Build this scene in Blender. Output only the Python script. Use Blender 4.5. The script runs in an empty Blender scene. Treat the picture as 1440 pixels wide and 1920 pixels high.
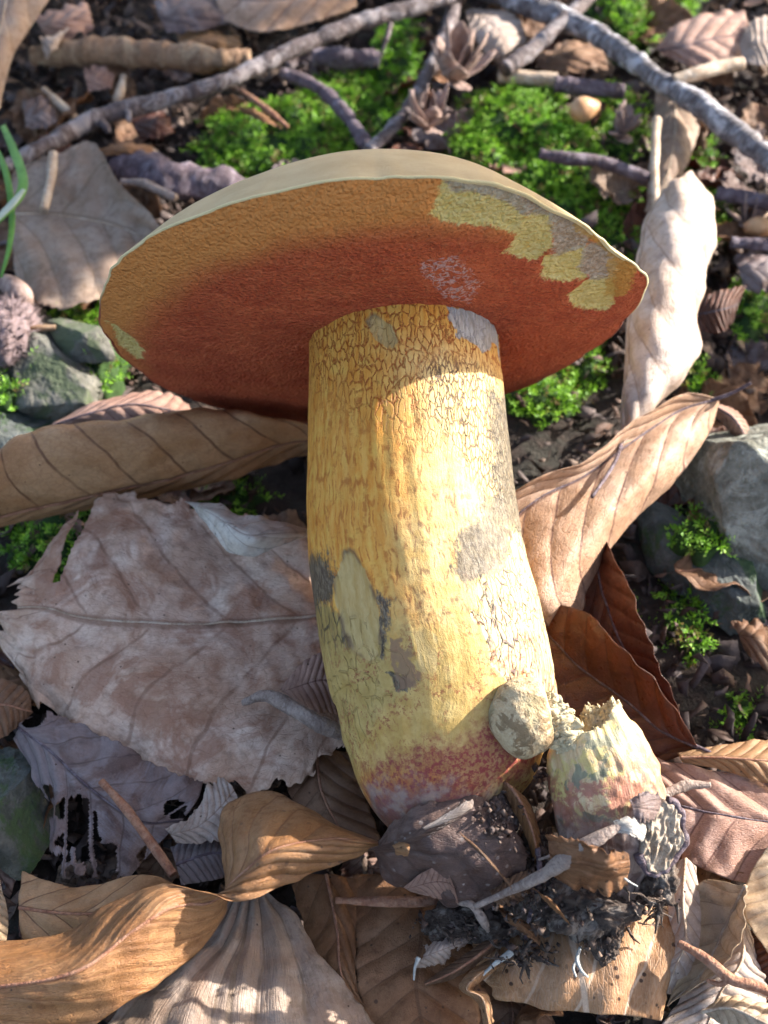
import bpy, math, random
import numpy as np
from mathutils import Vector, Matrix

# ------------------------------------------------------------------ camera
# all lengths below are written in centimetres and scaled to metres (CM)
CM = 0.01
PITCH, DIST, VFOV = math.radians(52), 28.0, math.radians(45)
FOC = 960 / math.tan(VFOV / 2)
VD = np.array([0, math.cos(PITCH), -math.sin(PITCH)])
UPV = np.array([0, math.sin(PITCH), math.cos(PITCH)])
RTV = np.array([1.0, 0, 0])
CAM = -DIST * VD
sc = bpy.context.scene
col = sc.collection
cd = bpy.data.cameras.new('camera')
cam = bpy.data.objects.new('camera', cd)
col.objects.link(cam)
cam.location = Vector(CAM * CM)
cam.rotation_euler = (math.pi / 2 - PITCH, 0, 0)
cd.sensor_fit = 'VERTICAL'
cd.sensor_height = 24
cd.lens = 12 / math.tan(VFOV / 2)
cd.clip_start = 0.005
cd.clip_end = 200
cd.dof.use_dof = True
cd.dof.focus_distance = 0.215
cd.dof.aperture_fstop = 16
sc.camera = cam

# ------------------------------------------------------------------ sky and sun
SUN = Vector((0.84, 0.36, 0.40)).normalized()
w = bpy.data.worlds.new('World')
sc.world = w
w.use_nodes = True
nt = w.node_tree
bg = nt.nodes['Background']
sky = nt.nodes.new('ShaderNodeTexSky')
sky.sky_type = 'NISHITA'
sky.sun_disc = False
sky.sun_elevation = math.asin(SUN.z)
sky.sun_rotation = math.atan2(SUN.x, SUN.y)
sky.air_density = 0.75
sky.dust_density = 2.6
sky.ozone_density = 0.2
nt.links.new(sky.outputs[0], bg.inputs[0])
bg.inputs[1].default_value = 0.13
ld = bpy.data.lights.new('sun', 'SUN')
ld.energy = 4.0
ld.angle = math.radians(0.53)
ld.color = (1, 0.97, 0.92)
sun = bpy.data.objects.new('sun', ld)
col.objects.link(sun)
sun.rotation_euler = SUN.to_track_quat('Z', 'Y').to_euler()
sun.location = SUN * 5
sc.view_settings.view_transform = 'Standard'
sc.view_settings.look = 'None'
sc.view_settings.exposure = 2.15
sc.view_settings.gamma = 1
sc.view_settings.use_curve_mapping = False
sc.render.engine = 'CYCLES'
sc.cycles.use_denoising = True
sc.cycles.max_bounces = 4
sc.cycles.use_adaptive_sampling = True
sc.cycles.adaptive_threshold = 0.03

rng = np.random.default_rng(7)
random.seed(7)

# ------------------------------------------------------------------ maths helpers
def at(x, y, h):
    """point of the place seen at photograph position x, y and h cm above the litter"""
    d = VD + ((x - 720) / FOC) * RTV + ((960 - y) / FOC) * UPV
    return CAM + (h - CAM[2]) / d[2] * d

def depth(p):
    return float((np.asarray(p) - CAM) @ VD)

def cr(P, n):
    P = np.asarray(P, float)
    N = len(P)
    x = np.linspace(0, N - 1, n)
    i = np.clip(x.astype(int), 0, N - 2)
    sh = (-1,) + (1,) * (P.ndim - 1)
    u = (x - i).reshape(sh)
    g = lambda k: P[np.clip(k, 0, N - 1)]
    p0, p1, p2, p3 = g(i - 1), g(i), g(i + 1), g(i + 2)
    p0 = np.where((i == 0).reshape(sh), 2 * p1 - p2, p0)
    p3 = np.where((i == N - 2).reshape(sh), 2 * p2 - p1, p3)
    return .5 * (2 * p1 + (p2 - p0) * u + (2 * p0 - 5 * p1 + 4 * p2 - p3) * u * u + (3 * p1 - p0 - 3 * p2 + p3) * u ** 3)

def _h(ix, iy, iz, seed):
    n = (ix * 374761393 + iy * 668265263 + iz * 2147483647 + seed * 974634221) & 0xffffffff
    n = ((n ^ (n >> 13)) * 1274126177) & 0xffffffff
    n = ((n ^ (n >> 16)) * 2246822519) & 0xffffffff
    return ((n ^ (n >> 15)) & 0xffff) / 32767.5 - 1

def vn(P, seed=0):
    """smooth value noise, -1..1"""
    P = np.asarray(P, float)
    b = np.floor(P).astype(np.int64)
    f = P - b
    f = f * f * (3 - 2 * f)
    x, y, z = b[..., 0], b[..., 1], b[..., 2]
    r = 0
    for i in (0, 1):
        for j in (0, 1):
            for k in (0, 1):
                wt = (f[..., 0] if i else 1 - f[..., 0]) * (f[..., 1] if j else 1 - f[..., 1]) * (f[..., 2] if k else 1 - f[..., 2])
                r = r + wt * _h(x + i, y + j, z + k, seed)
    return r

def fbm(P, seed=0, oc=4):
    r, a = 0, 1
    P = np.asarray(P, float)
    for o in range(oc):
        r = r + a * vn(P * 2 ** o + 17.3 * o, seed + o)
        a *= .5
    return r / 1.6

def v3(a, b=0, c=0):
    a, b, c = np.broadcast_arrays(a, b, c)
    return np.stack([a, b, c], -1).astype(float)

def sstep(a, b, x):
    t = np.clip((x - a) / (b - a), 0, 1)
    return t * t * (3 - 2 * t)

def polysd(X, Y, poly):
    """signed distance to a polygon, negative inside"""
    d = np.full(X.shape, 1e9)
    ins = np.zeros(X.shape, bool)
    n = len(poly)
    for i in range(n):
        (x0, y0), (x1, y1) = poly[i], poly[(i + 1) % n]
        ex, ey = x1 - x0, y1 - y0
        t = np.clip(((X - x0) * ex + (Y - y0) * ey) / (ex * ex + ey * ey + 1e-9), 0, 1)
        d = np.minimum(d, np.hypot(X - x0 - t * ex, Y - y0 - t * ey))
        c = ((y0 <= Y) != (y1 <= Y)) & (X < ex * (Y - y0) / (ey + 1e-12) + x0)
        ins ^= c
    return np.where(ins, -d, d)

# ------------------------------------------------------------------ object helpers
ORG = {}

def tag(o, label=None, cat=None, group=None, kind=None):
    for k, q in (('label', label), ('category', cat), ('group', group), ('kind', kind)):
        if q:
            o[k] = q
    return o

def empty(name, loc, label, cat, group=None):
    o = bpy.data.objects.new(name, None)
    col.objects.link(o)
    o.empty_display_size = 0.01
    o.location = Vector(np.asarray(loc) * CM)
    ORG[o] = np.asarray(loc, float)
    return tag(o, label, cat, group)

def mesh(name, V, F, attrs=None, smooth=True):
    V = np.asarray(V, float)
    me = bpy.data.meshes.new(name)
    if isinstance(F, np.ndarray):
        k = F.shape[1]
        me.vertices.add(len(V))
        me.vertices.foreach_set('co', (V * CM).astype(np.float32).ravel())
        me.loops.add(F.size)
        me.loops.foreach_set('vertex_index', F.astype(np.int32).ravel())
        me.polygons.add(len(F))
        me.polygons.foreach_set('loop_start', np.arange(0, F.size, k, dtype=np.int32))
        me.polygons.foreach_set('loop_total', np.full(len(F), k, np.int32))
        me.update(calc_edges=True)
    else:
        me.from_pydata([tuple(p) for p in V * CM], [], [tuple(q) for q in F])
    for n, a in (attrs or {}).items():
        at_ = me.attributes.new(n, 'FLOAT_COLOR', 'POINT')
        a = np.asarray(a, np.float32)
        if a.shape[1] < 4:
            a = np.concatenate([a, np.ones((len(a), 4 - a.shape[1]), np.float32)], 1)
        at_.data.foreach_set('color', a.ravel())
    if smooth:
        me.polygons.foreach_set('use_smooth', np.ones(len(me.polygons), bool))
    me.validate()
    return me

def mk(name, V, F, mat, parent=None, attrs=None, smooth=True, origin=None):
    """one mesh object; V in world centimetres"""
    V = np.asarray(V, float)
    if parent is not None:
        org = ORG[parent]
    elif origin is not None:
        org = np.asarray(origin, float)
    else:
        org = np.array([V[:, 0].mean(), V[:, 1].mean(), V[:, 2].min()])
    me = mesh(name, V - org, F, attrs, smooth)
    me.materials.append(mat)
    o = bpy.data.objects.new(name, me)
    col.objects.link(o)
    if parent is not None:
        o.parent = parent
    else:
        o.location = Vector(org * CM)
    ORG[o] = org
    return o

def grid(nu, nv, closed=False):
    m = nv if closed else nv - 1
    i, j = np.meshgrid(np.arange(nu - 1), np.arange(m), indexing='ij')
    j2 = (j + 1) % nv
    return np.stack([i * nv + j, i * nv + j2, (i + 1) * nv + j2, (i + 1) * nv + j], -1).reshape(-1, 4)

def frames(c):
    T = np.gradient(c, axis=0)
    T /= np.linalg.norm(T, axis=1)[:, None] + 1e-12
    W = np.array([0.02, -.35, .94])
    W = W - (T @ W)[:, None] * T
    W /= np.linalg.norm(W, axis=1)[:, None] + 1e-9
    U = np.cross(T, W)
    return T, W, U

def tube(name, pts, rad, mat, parent=None, n=60, seg=12, bump=.0, bs=3., ring=0., seed=1, flat=1., origin=None):
    """closed round stick through 3-D points with a radius at each"""
    q = cr(np.c_[np.asarray(pts, float), np.asarray(rad, float)], n)
    c, r = q[:, :3], np.maximum(q[:, 3], .004)
    T, W, U = frames(c)
    th = np.linspace(0, 2 * np.pi, seg, endpoint=False)
    L = np.r_[0, np.cumsum(np.linalg.norm(np.diff(c, axis=0), axis=1))]
    D = np.cos(th)[None, :, None] * W[:, None] * flat + np.sin(th)[None, :, None] * U[:, None]
    P0 = c[:, None] + r[:, None, None] * D
    k = 1 + bump * fbm(P0 * bs, seed, 3)
    if ring:
        k = k + ring * (vn(v3(L * 5., 0, 3.3), seed + 5)[:, None] + .6 * vn(v3(L * 13., 0, 7.7), seed + 9)[:, None])
    P = c[:, None] + (r[:, None] * k)[..., None] * D
    V = P.reshape(-1, 3)
    F = grid(n, seg, True)
    V = np.r_[V, c[:1], c[-1:]]
    a, b = n * seg, n * seg + 1
    caps = [(a, (j + 1) % seg, j) for j in range(seg)] + [(b, (n - 1) * seg + j, (n - 1) * seg + (j + 1) % seg) for j in range(seg)]
    st = np.r_[np.stack([np.broadcast_to(np.sin(th), (n, seg)) * r[:, None], np.broadcast_to(L[:, None], (n, seg)), np.broadcast_to(np.cos(th), (n, seg))], -1).reshape(-1, 3), np.zeros((2, 3))]
    return mk(name, V, [tuple(f) for f in F] + caps, mat, parent, {'st': st}, origin=origin)

def px(*pts):
    return [at(*p) for p in pts]

def pr(p, rpx):
    """radius in cm of rpx photograph pixels at point p"""
    return rpx / FOC * depth(p)

# ------------------------------------------------------------------ materials
class M:
    def __init__(s, name):
        s.m = bpy.data.materials.new(name)
        s.m.use_nodes = True
        s.nt = s.m.node_tree
        s.nt.nodes.clear()
        s.out = s.nt.nodes.new('ShaderNodeOutputMaterial')

    def n(s, t, **k):
        nd = s.nt.nodes.new(t)
        for a, q in k.items():
            setattr(nd, a, q)
        return nd

    def put(s, sock, q):
        if isinstance(q, bpy.types.NodeSocket):
            s.nt.links.new(q, sock)
        elif isinstance(q, (tuple, list)) and len(q) == 3 and len(sock.default_value) == 4:
            sock.default_value = (*q, 1)
        else:
            sock.default_value = q

    def attr(s, name):
        return s.n('ShaderNodeAttribute', attribute_name=name)

    def sep(s, sock):
        nd = s.n('ShaderNodeSeparateXYZ')
        s.put(nd.inputs[0], sock)
        return nd.outputs

    def comb(s, x, y, z=0.):
        nd = s.n('ShaderNodeCombineXYZ')
        for i, q in enumerate((x, y, z)):
            s.put(nd.inputs[i], q)
        return nd.outputs[0]

    def vm(s, op, a, b=None, scale=None):
        nd = s.n('ShaderNodeVectorMath', operation=op)
        s.put(nd.inputs[0], a)
        if b is not None:
            s.put(nd.inputs[1], b)
        if scale is not None:
            s.put(nd.inputs[3], scale)
        return nd.outputs[0]

    def mt(s, op, a, b=None, c=None, clamp=False):
        nd = s.n('ShaderNodeMath', operation=op, use_clamp=clamp)
        for i, q in enumerate((a, b, c)):
            if q is not None:
                s.put(nd.inputs[i], q)
        return nd.outputs[0]

    def cm(s):
        """object coordinates in centimetres, shifted for each object"""
        tc = s.n('ShaderNodeTexCoord')
        oi = s.n('ShaderNodeObjectInfo')
        p = s.vm('SCALE', tc.outputs['Object'], scale=100.)
        r = s.mt('MULTIPLY', oi.outputs['Random'], 57.)
        return s.vm('ADD', p, s.comb(r, r, r))

    def rnd(s):
        return s.n('ShaderNodeObjectInfo').outputs['Random']

    def noise(s, vec, scale=1., detail=4., rough=.55, dist=0.):
        nd = s.n('ShaderNodeTexNoise')
        for k, q in (('Vector', vec), ('Scale', scale), ('Detail', detail), ('Roughness', rough), ('Distortion', dist)):
            s.put(nd.inputs[k], q)
        return nd.outputs['Fac']

    def noisec(s, vec, scale=1., detail=2.):
        nd = s.n('ShaderNodeTexNoise')
        for k, q in (('Vector', vec), ('Scale', scale), ('Detail', detail)):
            s.put(nd.inputs[k], q)
        return nd.outputs['Color']

    def vor(s, vec, scale=1., feature='F1', out='Distance', rand=1.):
        nd = s.n('ShaderNodeTexVoronoi', feature=feature)
        s.put(nd.inputs['Vector'], vec)
        s.put(nd.inputs['Scale'], scale)
        s.put(nd.inputs['Randomness'], rand)
        return nd.outputs[out]

    def mr(s, q, a, b, lo=0., hi=1.):
        nd = s.n('ShaderNodeMapRange', interpolation_type='SMOOTHSTEP')
        for i, x in enumerate((q, a, b, lo, hi)):
            s.put(nd.inputs[i], x)
        return nd.outputs[0]

    def mix(s, f, a, b, blend='MIX'):
        nd = s.n('ShaderNodeMix', data_type='RGBA', blend_type=blend)
        s.put(nd.inputs[0], f)
        s.put(nd.inputs[6], a)
        s.put(nd.inputs[7], b)
        return nd.outputs[2]

    def bump(s, h, dist=.01, strength=1., normal=None):
        """dist in cm"""
        nd = s.n('ShaderNodeBump')
        s.put(nd.inputs['Strength'], strength)
        s.put(nd.inputs['Distance'], dist * CM)
        s.put(nd.inputs['Height'], h)
        if normal is not None:
            s.put(nd.inputs['Normal'], normal)
        return nd.outputs[0]

    def done(s, color, rough=.6, normal=None, spec=.4, transl=0., tcol=None, sss=0., sheen=0., coat=0.):
        p = s.n('ShaderNodeBsdfPrincipled')
        s.put(p.inputs['Base Color'], color)
        s.put(p.inputs['Roughness'], rough)
        s.put(p.inputs['Specular IOR Level'], spec)
        s.put(p.inputs['Sheen Weight'], sheen)
        s.put(p.inputs['Coat Weight'], coat)
        if sss:
            s.put(p.inputs['Subsurface Weight'], sss)
            p.inputs['Subsurface Radius'].default_value = (1, .5, .2)
            p.inputs['Subsurface Scale'].default_value = .0015
        if normal is not None:
            s.put(p.inputs['Normal'], normal)
        sh = p.outputs[0]
        if transl:
            t = s.n('ShaderNodeBsdfTranslucent')
            s.put(t.inputs[0], tcol if tcol is not None else color)
            if normal is not None:
                s.put(t.inputs['Normal'], normal)
            mx = s.n('ShaderNodeMixShader')
            s.put(mx.inputs[0], transl)
            s.nt.links.new(sh, mx.inputs[1])
            s.nt.links.new(t.outputs[0], mx.inputs[2])
            sh = mx.outputs[0]
        s.nt.links.new(sh, s.out.inputs[0])
        return s.m

def leafmat(name, c1, c2, vein, vs=.8, spots=.0, spotc=(.05, .025, .015), rough=.5, transl=.22, blotch=None, bl=0., fine=.55, spec=.25, mids=1., grime=.35):
    m = M(name)
    P = m.cm()
    a = m.attr('lf')
    s0 = m.sep(a.outputs['Vector'])
    n1 = m.noise(P, .7, 5, .6, .6)
    n2 = m.noise(P, 5., 5, .65)
    n3 = m.noise(P, 28., 3, .6)
    c = m.mix(m.mr(n1, .35, .68), c1, c2)
    c = m.mix(m.mt('MULTIPLY', m.mr(n2, .45, .75), fine), c, tuple(x * .55 for x in c1))
    c = m.mix(m.mt('MULTIPLY', m.mr(n3, .5, .8), .3), c, tuple(min(1, x * 1.35) for x in c2))
    if grime:
        # brownish leaching stains, clearer towards the margin
        ed = m.mt('ADD', m.mt('MULTIPLY', m.mt('ABSOLUTE', s0[1]), .16), n2)
        c = m.mix(m.mt('MULTIPLY', m.mr(m.noise(P, 1.9, 6, .7, 1.), .5, .66), grime), c, tuple(x * y for x, y in zip(c1, (.5, .38, .3))))
        c = m.mix(m.mt('MULTIPLY', m.mr(ed, .62, .8), grime * .6), c, tuple(x * .45 for x in c1))
    if blotch:
        c = m.mix(m.mt('MULTIPLY', m.mr(m.noise(P, .55, 6, .68, 1.2), .47, .6), bl), c, blotch)
    wob = m.mt('MULTIPLY', m.mt('SUBTRACT', m.noise(P, 1.2, 2), .5), .22)
    fr = m.mt('FRACT', m.mt('ADD', s0[0], wob))
    d = m.mt('MULTIPLY', m.mt('ABSOLUTE', m.mt('SUBTRACT', fr, .5)), 2.)
    lv = m.mr(d, .9, .97)
    soft = m.mr(d, .55, 1.)
    mid = m.mr(m.mt('ABSOLUTE', s0[1]), .045, .02)
    # fine cross veins between the laterals
    net = m.vor(m.comb(m.mt('MULTIPLY', s0[0], 6.), m.mt('MULTIPLY', s0[1], 26.), 0.), 1., 'DISTANCE_TO_EDGE')
    netm = m.mt('MULTIPLY', m.mr(net, .1, .02), .22)
    vm_ = m.mt('MAXIMUM', m.mt('MULTIPLY', lv, m.mr(m.noise(P, 2.2, 2), .25, .6, .35, 1.)), m.mt('MULTIPLY', mid, mids))
    vf = m.mt('MAXIMUM', m.mt('MULTIPLY', vm_, vs), m.mt('MULTIPLY', netm, vs))
    c = m.mix(vf, c, vein)
    if spots:
        sp = m.mr(m.vor(P, 4.2), .2, .12)
        sp = m.mt('MULTIPLY', sp, m.mr(m.noise(P, 1.1, 3), .38, .55))
        c = m.mix(m.mt('MULTIPLY', sp, spots), c, spotc)
    sp2 = m.mr(m.vor(P, 3.1), .075, .05)
    c = m.mix(m.mt('MULTIPLY', sp2, .8), c, spotc)
    hgt = m.mt('ADD', m.mt('MULTIPLY', soft, -.6), m.mt('MULTIPLY', n2, .5))
    hgt = m.mt('ADD', hgt, m.mt('MULTIPLY', n3, .35))
    hgt = m.mt('ADD', hgt, m.mt('MULTIPLY', netm, -.8))
    nrm = m.bump(hgt, .03, 1.)
    rr = m.mr(n2, .3, .7, rough - .1, rough + .15)
    return m.done(c, rr, nrm, spec, transl)

LM = dict(
    tan=leafmat('leaf tan', (.36, .185, .08), (.47, .275, .14), (.12, .05, .025), .85, rough=.45, fine=.28, grime=.18),
    pale=leafmat('leaf pale decayed', (.46, .29, .195), (.62, .465, .36), (.17, .08, .045), .6, rough=.7, blotch=(.28, .13, .075), bl=.7, transl=.15),
    grey=leafmat('leaf grey', (.26, .175, .12), (.36, .275, .215), (.15, .10, .06), .6, rough=.6, blotch=(.28, .17, .11), bl=.5),
    white=leafmat('leaf bleached', (.45, .33, .255), (.57, .46, .39), (.22, .125, .085), .55, rough=.5),
    pink=leafmat('leaf pinkish', (.37, .205, .145), (.46, .29, .225), (.14, .06, .045), .85, rough=.5),
    pinkt=leafmat('leaf pinkish tan', (.42, .25, .15), (.52, .35, .25), (.12, .055, .04), .9, rough=.5),
    gold=leafmat('leaf golden brown', (.27, .12, .042), (.36, .185, .08), (.16, .06, .02), .7, rough=.46, spec=.4, transl=.18, spots=.5),
    brown=leafmat('leaf brown', (.19, .095, .05), (.28, .165, .10), (.09, .04, .02), .7, rough=.5),
    red=leafmat('leaf dark red', (.105, .032, .016), (.16, .05, .022), (.05, .016, .01), .6, rough=.35, spec=.5, transl=.3),
    spot=leafmat('leaf spotted', (.35, .175, .075), (.43, .24, .125), (.60, .43, .30), .85, .95, rough=.48),
    darkspot=leafmat('leaf brown spotted', (.20, .085, .035), (.27, .14, .07), (.10, .045, .02), .6, .9, rough=.5),
    wet=leafmat('leaf wet dark', (.075, .043, .035), (.12, .072, .055), (.035, .02, .016), .5, .5, (.3, .25, .22), rough=.5, spec=.35, blotch=(.085, .045, .032), bl=.7, transl=0.05),
    yellow=leafmat('leaf yellowish', (.45, .30, .17), (.56, .43, .30), (.25, .15, .08), .6, rough=.5),
    cream=leafmat('leaf cream underside', (.60, .53, .44), (.70, .64, .56), (.20, .12, .08), .5, .5, rough=.75),
    plum=leafmat('leaf plum grey', (.14, .085, .07), (.22, .155, .14), (.08, .05, .04), .6, rough=.55, blotch=(.34, .29, .29), bl=.5),
)

def barkmat(name, c1, c2, c3, sc_=3., patch=.5, rough=.75, ring=.4):
    m = M(name)
    P = m.cm()
    s0 = m.sep(m.attr('st').outputs['Vector'])
    n1 = m.noise(P, sc_, 6, .65, .5)
    n2 = m.noise(P, sc_ * 5, 4, .6)
    rg = m.noise(m.comb(m.mt('MULTIPLY', s0[0], 2.), m.mt('MULTIPLY', s0[1], 14.), s0[2]), 1., 4, .7)
    c = m.mix(m.mr(n1, .38, .62), c1, c2)
    c = m.mix(m.mt('MULTIPLY', m.mr(m.noise(P, sc_ * .5, 5, .7, 1.), .5, .62), patch), c, c3)
    c = m.mix(m.mt('MULTIPLY', m.mr(rg, .5, .7), ring), c, c3)
    c = m.mix(m.mt('MULTIPLY', m.mr(n2, .5, .75), .5), c, tuple(x * .35 for x in c1))
    h = m.mt('ADD', m.mt('MULTIPLY', rg, .7), n2)
    return m.done(c, rough, m.bump(h, .05, 1.), .3)

BK = dict(
    grey=barkmat('bark grey', (.05, .032, .03), (.105, .075, .07), (.30, .265, .265), 2.5, .6, ring=.5),
    greylit=barkmat('bark silver', (.07, .055, .055), (.16, .14, .14), (.42, .40, .41), 2.5, .9, ring=.6),  # grey bark lightened to put the sun on the branch into its colour
    dark=barkmat('bark dark', (.055, .035, .04), (.11, .075, .085), (.24, .20, .22), 3., .5),
    brown=barkmat('bark brown', (.16, .085, .045), (.26, .15, .085), (.40, .28, .17), 2., .6),
    straw=barkmat('bark straw', (.34, .23, .15), (.46, .35, .25), (.56, .47, .38), 3., .5),
    root=barkmat('root grey', (.17, .12, .095), (.28, .21, .17), (.38, .30, .25), 4., .5),
    reddish=barkmat('stalk reddish', (.22, .09, .05), (.33, .16, .09), (.40, .24, .16), 4., .4),
)

def solid(name, c1, c2, scale=4., rough=.8, bd=.03, transl=0., spec=.3, c3=None):
    m = M(name)
    P = m.cm()
    n1 = m.noise(P, scale, 6, .65, .3)
    n2 = m.noise(P, scale * 6, 4, .6)
    c = m.mix(m.mr(n1, .35, .65), c1, c2)
    if c3:
        c = m.mix(m.mr(m.noise(P, scale * .4, 5, .7, .8), .5, .6), c, c3)
    c = m.mix(m.mt('MULTIPLY', m.mr(n2, .5, .8), .45), c, tuple(x * .4 for x in c1))
    return m.done(c, rough, m.bump(m.mt('ADD', n1, m.mt('MULTIPLY', n2, .6)), bd, 1.), spec, transl)

SOIL = solid('forest soil', (.022, .015, .011), (.05, .034, .025), 2.2, .95, .12, c3=(.035, .03, .022))
HUMUS = solid('humus', (.04, .027, .021), (.095, .067, .05), 6., .9, .06, c3=(.17, .14, .115))
CLOD = solid('brown clod', (.085, .055, .045), (.15, .105, .085), 5., .95, .06)
STONE = solid('stone', (.15, .14, .115), (.26, .245, .21), 1.6, .85, .09, c3=(.19, .19, .14))
STONE_D = solid('stone mossy dark', (.045, .05, .042), (.10, .105, .095), 1.8, .85, .08, c3=(.045, .075, .03))
STONE_M = solid('stone dark grey', (.07, .065, .05), (.15, .14, .115), 1.6, .9, .12, c3=(.07, .085, .045))  # darker grey stone tone with greenish patches
STONE_L = solid('stone lichen', (.11, .105, .08), (.21, .205, .165), 2.4, .9, .14, c3=(.29, .29, .24))
MYC = solid('mycelium', (.27, .265, .24), (.40, .40, .37), 8., .9, .02)
HUSK = solid('husk', (.22, .14, .11), (.36, .26, .22), 5., .8, .03, .15)
HUSKG = solid('bristly husk', (.10, .065, .062), (.19, .14, .14), 6., .85, .03)
NUT = solid('nut shell', (.33, .16, .07), (.45, .26, .13), 2., .45, .01)
WOODCHIP = solid('wood chip', (.33, .25, .18), (.48, .39, .29), 5., .85, .06, c3=(.25, .18, .12))

# ------------------------------------------------------------------ ground
def gz(x, y):
    P = v3(np.asarray(x, float) * .16, np.asarray(y, float) * .16, 2.2)
    return -.95 + .3 * fbm(P, 3, 3)

def build_ground():
    g = np.concatenate([-np.geomspace(26, 3000, 26)[::-1], np.linspace(-25.5, 25.5, 260), np.geomspace(26, 3000, 26)])
    X, Y = np.meshgrid(g, g + 6, indexing='ij')
    Z = gz(X, Y) + .12 * fbm(v3(X * 1.1, Y * 1.1, .5), 11, 3) + .05 * fbm(v3(X * 4, Y * 4, .5), 17, 2)
    o = mk('ground', np.stack([X, Y, Z], -1).reshape(-1, 3), grid(len(g), len(g)), SOIL, origin=(0, 0, 0))
    tag(o, 'dark crumbly forest soil under the leaf litter', 'soil', kind='structure')

build_ground()

# ------------------------------------------------------------------ the large mushroom
CC = np.array([-.263, .679, 5.213])
CA = np.array([.04669, -.9133, -.4046])
CU = np.array([-.9987, -.05105, 0])
CW = np.array([.02066, -.40408, .91449])
RIM = [(-176, 5.11), (-158, 5.11), (-143, 5.29), (-133, 5.46), (-125, 5.54), (-100, 5.85), (-74, 6.15), (-66, 6.05), (-56, 5.83), (-42, 5.56), (-29, 5.40),
       (-16, 5.29), (-6, 5.23), (9, 5.2), (20, 5.2), (32, 5.29), (44, 5.34), (60, 5.31), (67, 5.37), (74, 5.42), (81, 5.48), (90, 5.51), (103, 5.53),
       (109, 5.54), (115, 5.49), (122, 5.36), (131, 5.2), (141, 5.12), (150, 5.16), (161, 5.3), (173, 5.27)]

def rimr(phi):
    d = (np.degrees(phi) + 176) % 360 - 176
    x = np.array([p[0] for p in RIM] + [184.])
    y = np.array([p[1] for p in RIM] + [5.11])
    return np.interp(d, x, y)

def capmat():
    m = M('cap skin')
    P = m.cm()
    a = m.sep(m.attr('cp').outputs['Vector'])
    n1 = m.noise(P, 1.1, 5, .6)
    n2 = m.noise(P, 30., 4, .7)
    c = m.mix(m.mr(n1, .3, .7), (.39, .275, .13), (.465, .345, .18))
    c = m.mix(m.mt('MULTIPLY', m.mr(n2, .5, .8), .35), c, (.27, .18, .08))
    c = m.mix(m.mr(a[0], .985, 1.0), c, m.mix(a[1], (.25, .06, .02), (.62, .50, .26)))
    return m.done(c, .85, m.bump(m.mt('ADD', n2, m.noise(P, 6., 4)), .02, .9), .15, sheen=.1)

def poremat():
    m = M('pore surface')
    P = m.cm()
    q = m.sep(m.attr('pm').outputs['Vector'])      # rho, upper margin, side
    k = m.attr('pk')
    mk_ = m.sep(k.outputs['Vector'])               # yellow, grey, orange
    n1 = m.noise(P, 1.2, 5, .62, .5)
    n2 = m.noise(P, 9., 4, .65)
    v = m.vor(m.vm('ADD', P, m.vm('SCALE', m.noisec(P, 9.), scale=.08)), 13.5)
    red = m.mix(m.mr(n1, .32, .68), (.42, .092, .036), (.33, .060, .025))
    red = m.mix(m.mt('MULTIPLY', m.mr(n2, .45, .72), .5), red, (.49, .15, .06))
    edge = m.mr(m.mt('ADD', q[1], m.mt('MULTIPLY', m.mt('SUBTRACT', n1, .5), .5)), .25, .95)
    c = m.mix(edge, red, (.54, .215, .058))
    c = m.mix(m.mt('MULTIPLY', m.mr(v, .42, .12), m.mt('SUBTRACT', .75, m.mt('MULTIPLY', edge, .45))), c, m.mix(.6, c, (.07, .010, .005)))
    fz = m.mt('MULTIPLY', m.mt('SUBTRACT', m.noise(P, 11., 4, .75), .5), 1.5)
    yl = m.mr(m.mt('ADD', mk_[0], fz), .3, .65)
    c = m.mix(yl, c, m.mix(m.mr(n2, .35, .7), (.52, .39, .12), (.60, .48, .20)))
    gr = m.mr(m.mt('ADD', mk_[1], fz), .3, .75)
    c = m.mix(m.mt('MULTIPLY', gr, .9), c, m.mix(m.mr(n2, .4, .65), (.29, .225, .15), (.43, .36, .27)))
    og = m.mr(m.mt('ADD', mk_[2], fz), .4, .7)
    c = m.mix(m.mt('MULTIPLY', og, .7), c, (.45, .25, .05))
    wv = m.sep(m.attr('pw').outputs['Vector'])
    wh = m.mt('MULTIPLY', m.mr(m.mt('ADD', wv[0], m.mt('MULTIPLY', fz, .8)), .5, .8), m.mr(m.noise(P, 7., 4, .7, 1.5), .47, .58))
    c = m.mix(m.mt('MULTIPLY', wh, .55), c, (.52, .42, .40))
    c = m.mix(m.mr(wv[1], .3, .8), c, (.20, .028, .010))
    h = m.mt('ADD', m.mt('MULTIPLY', v, -.5), m.mt('MULTIPLY', n2, .6))
    b = m.bump(m.mt('ADD', m.mt('MULTIPLY', h, 1.6), m.mt('MULTIPLY', m.noise(P, 4., 3), .8)), .06, 1.)
    return m.done(c, .8, b, .15)

ST = [(755, 560, 178, 5.15), (758, 640, 178, 4.85), (764, 800, 186, 4.2), (775, 1000, 200, 3.4), (792, 1100, 206, 3.02), (812, 1200, 211, 2.68),
      (832, 1300, 208, 2.4), (828, 1400, 188, 2.15), (820, 1470, 155, 2.0), (815, 1530, 112, 1.9), (812, 1580, 50, 1.85)]

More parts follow.
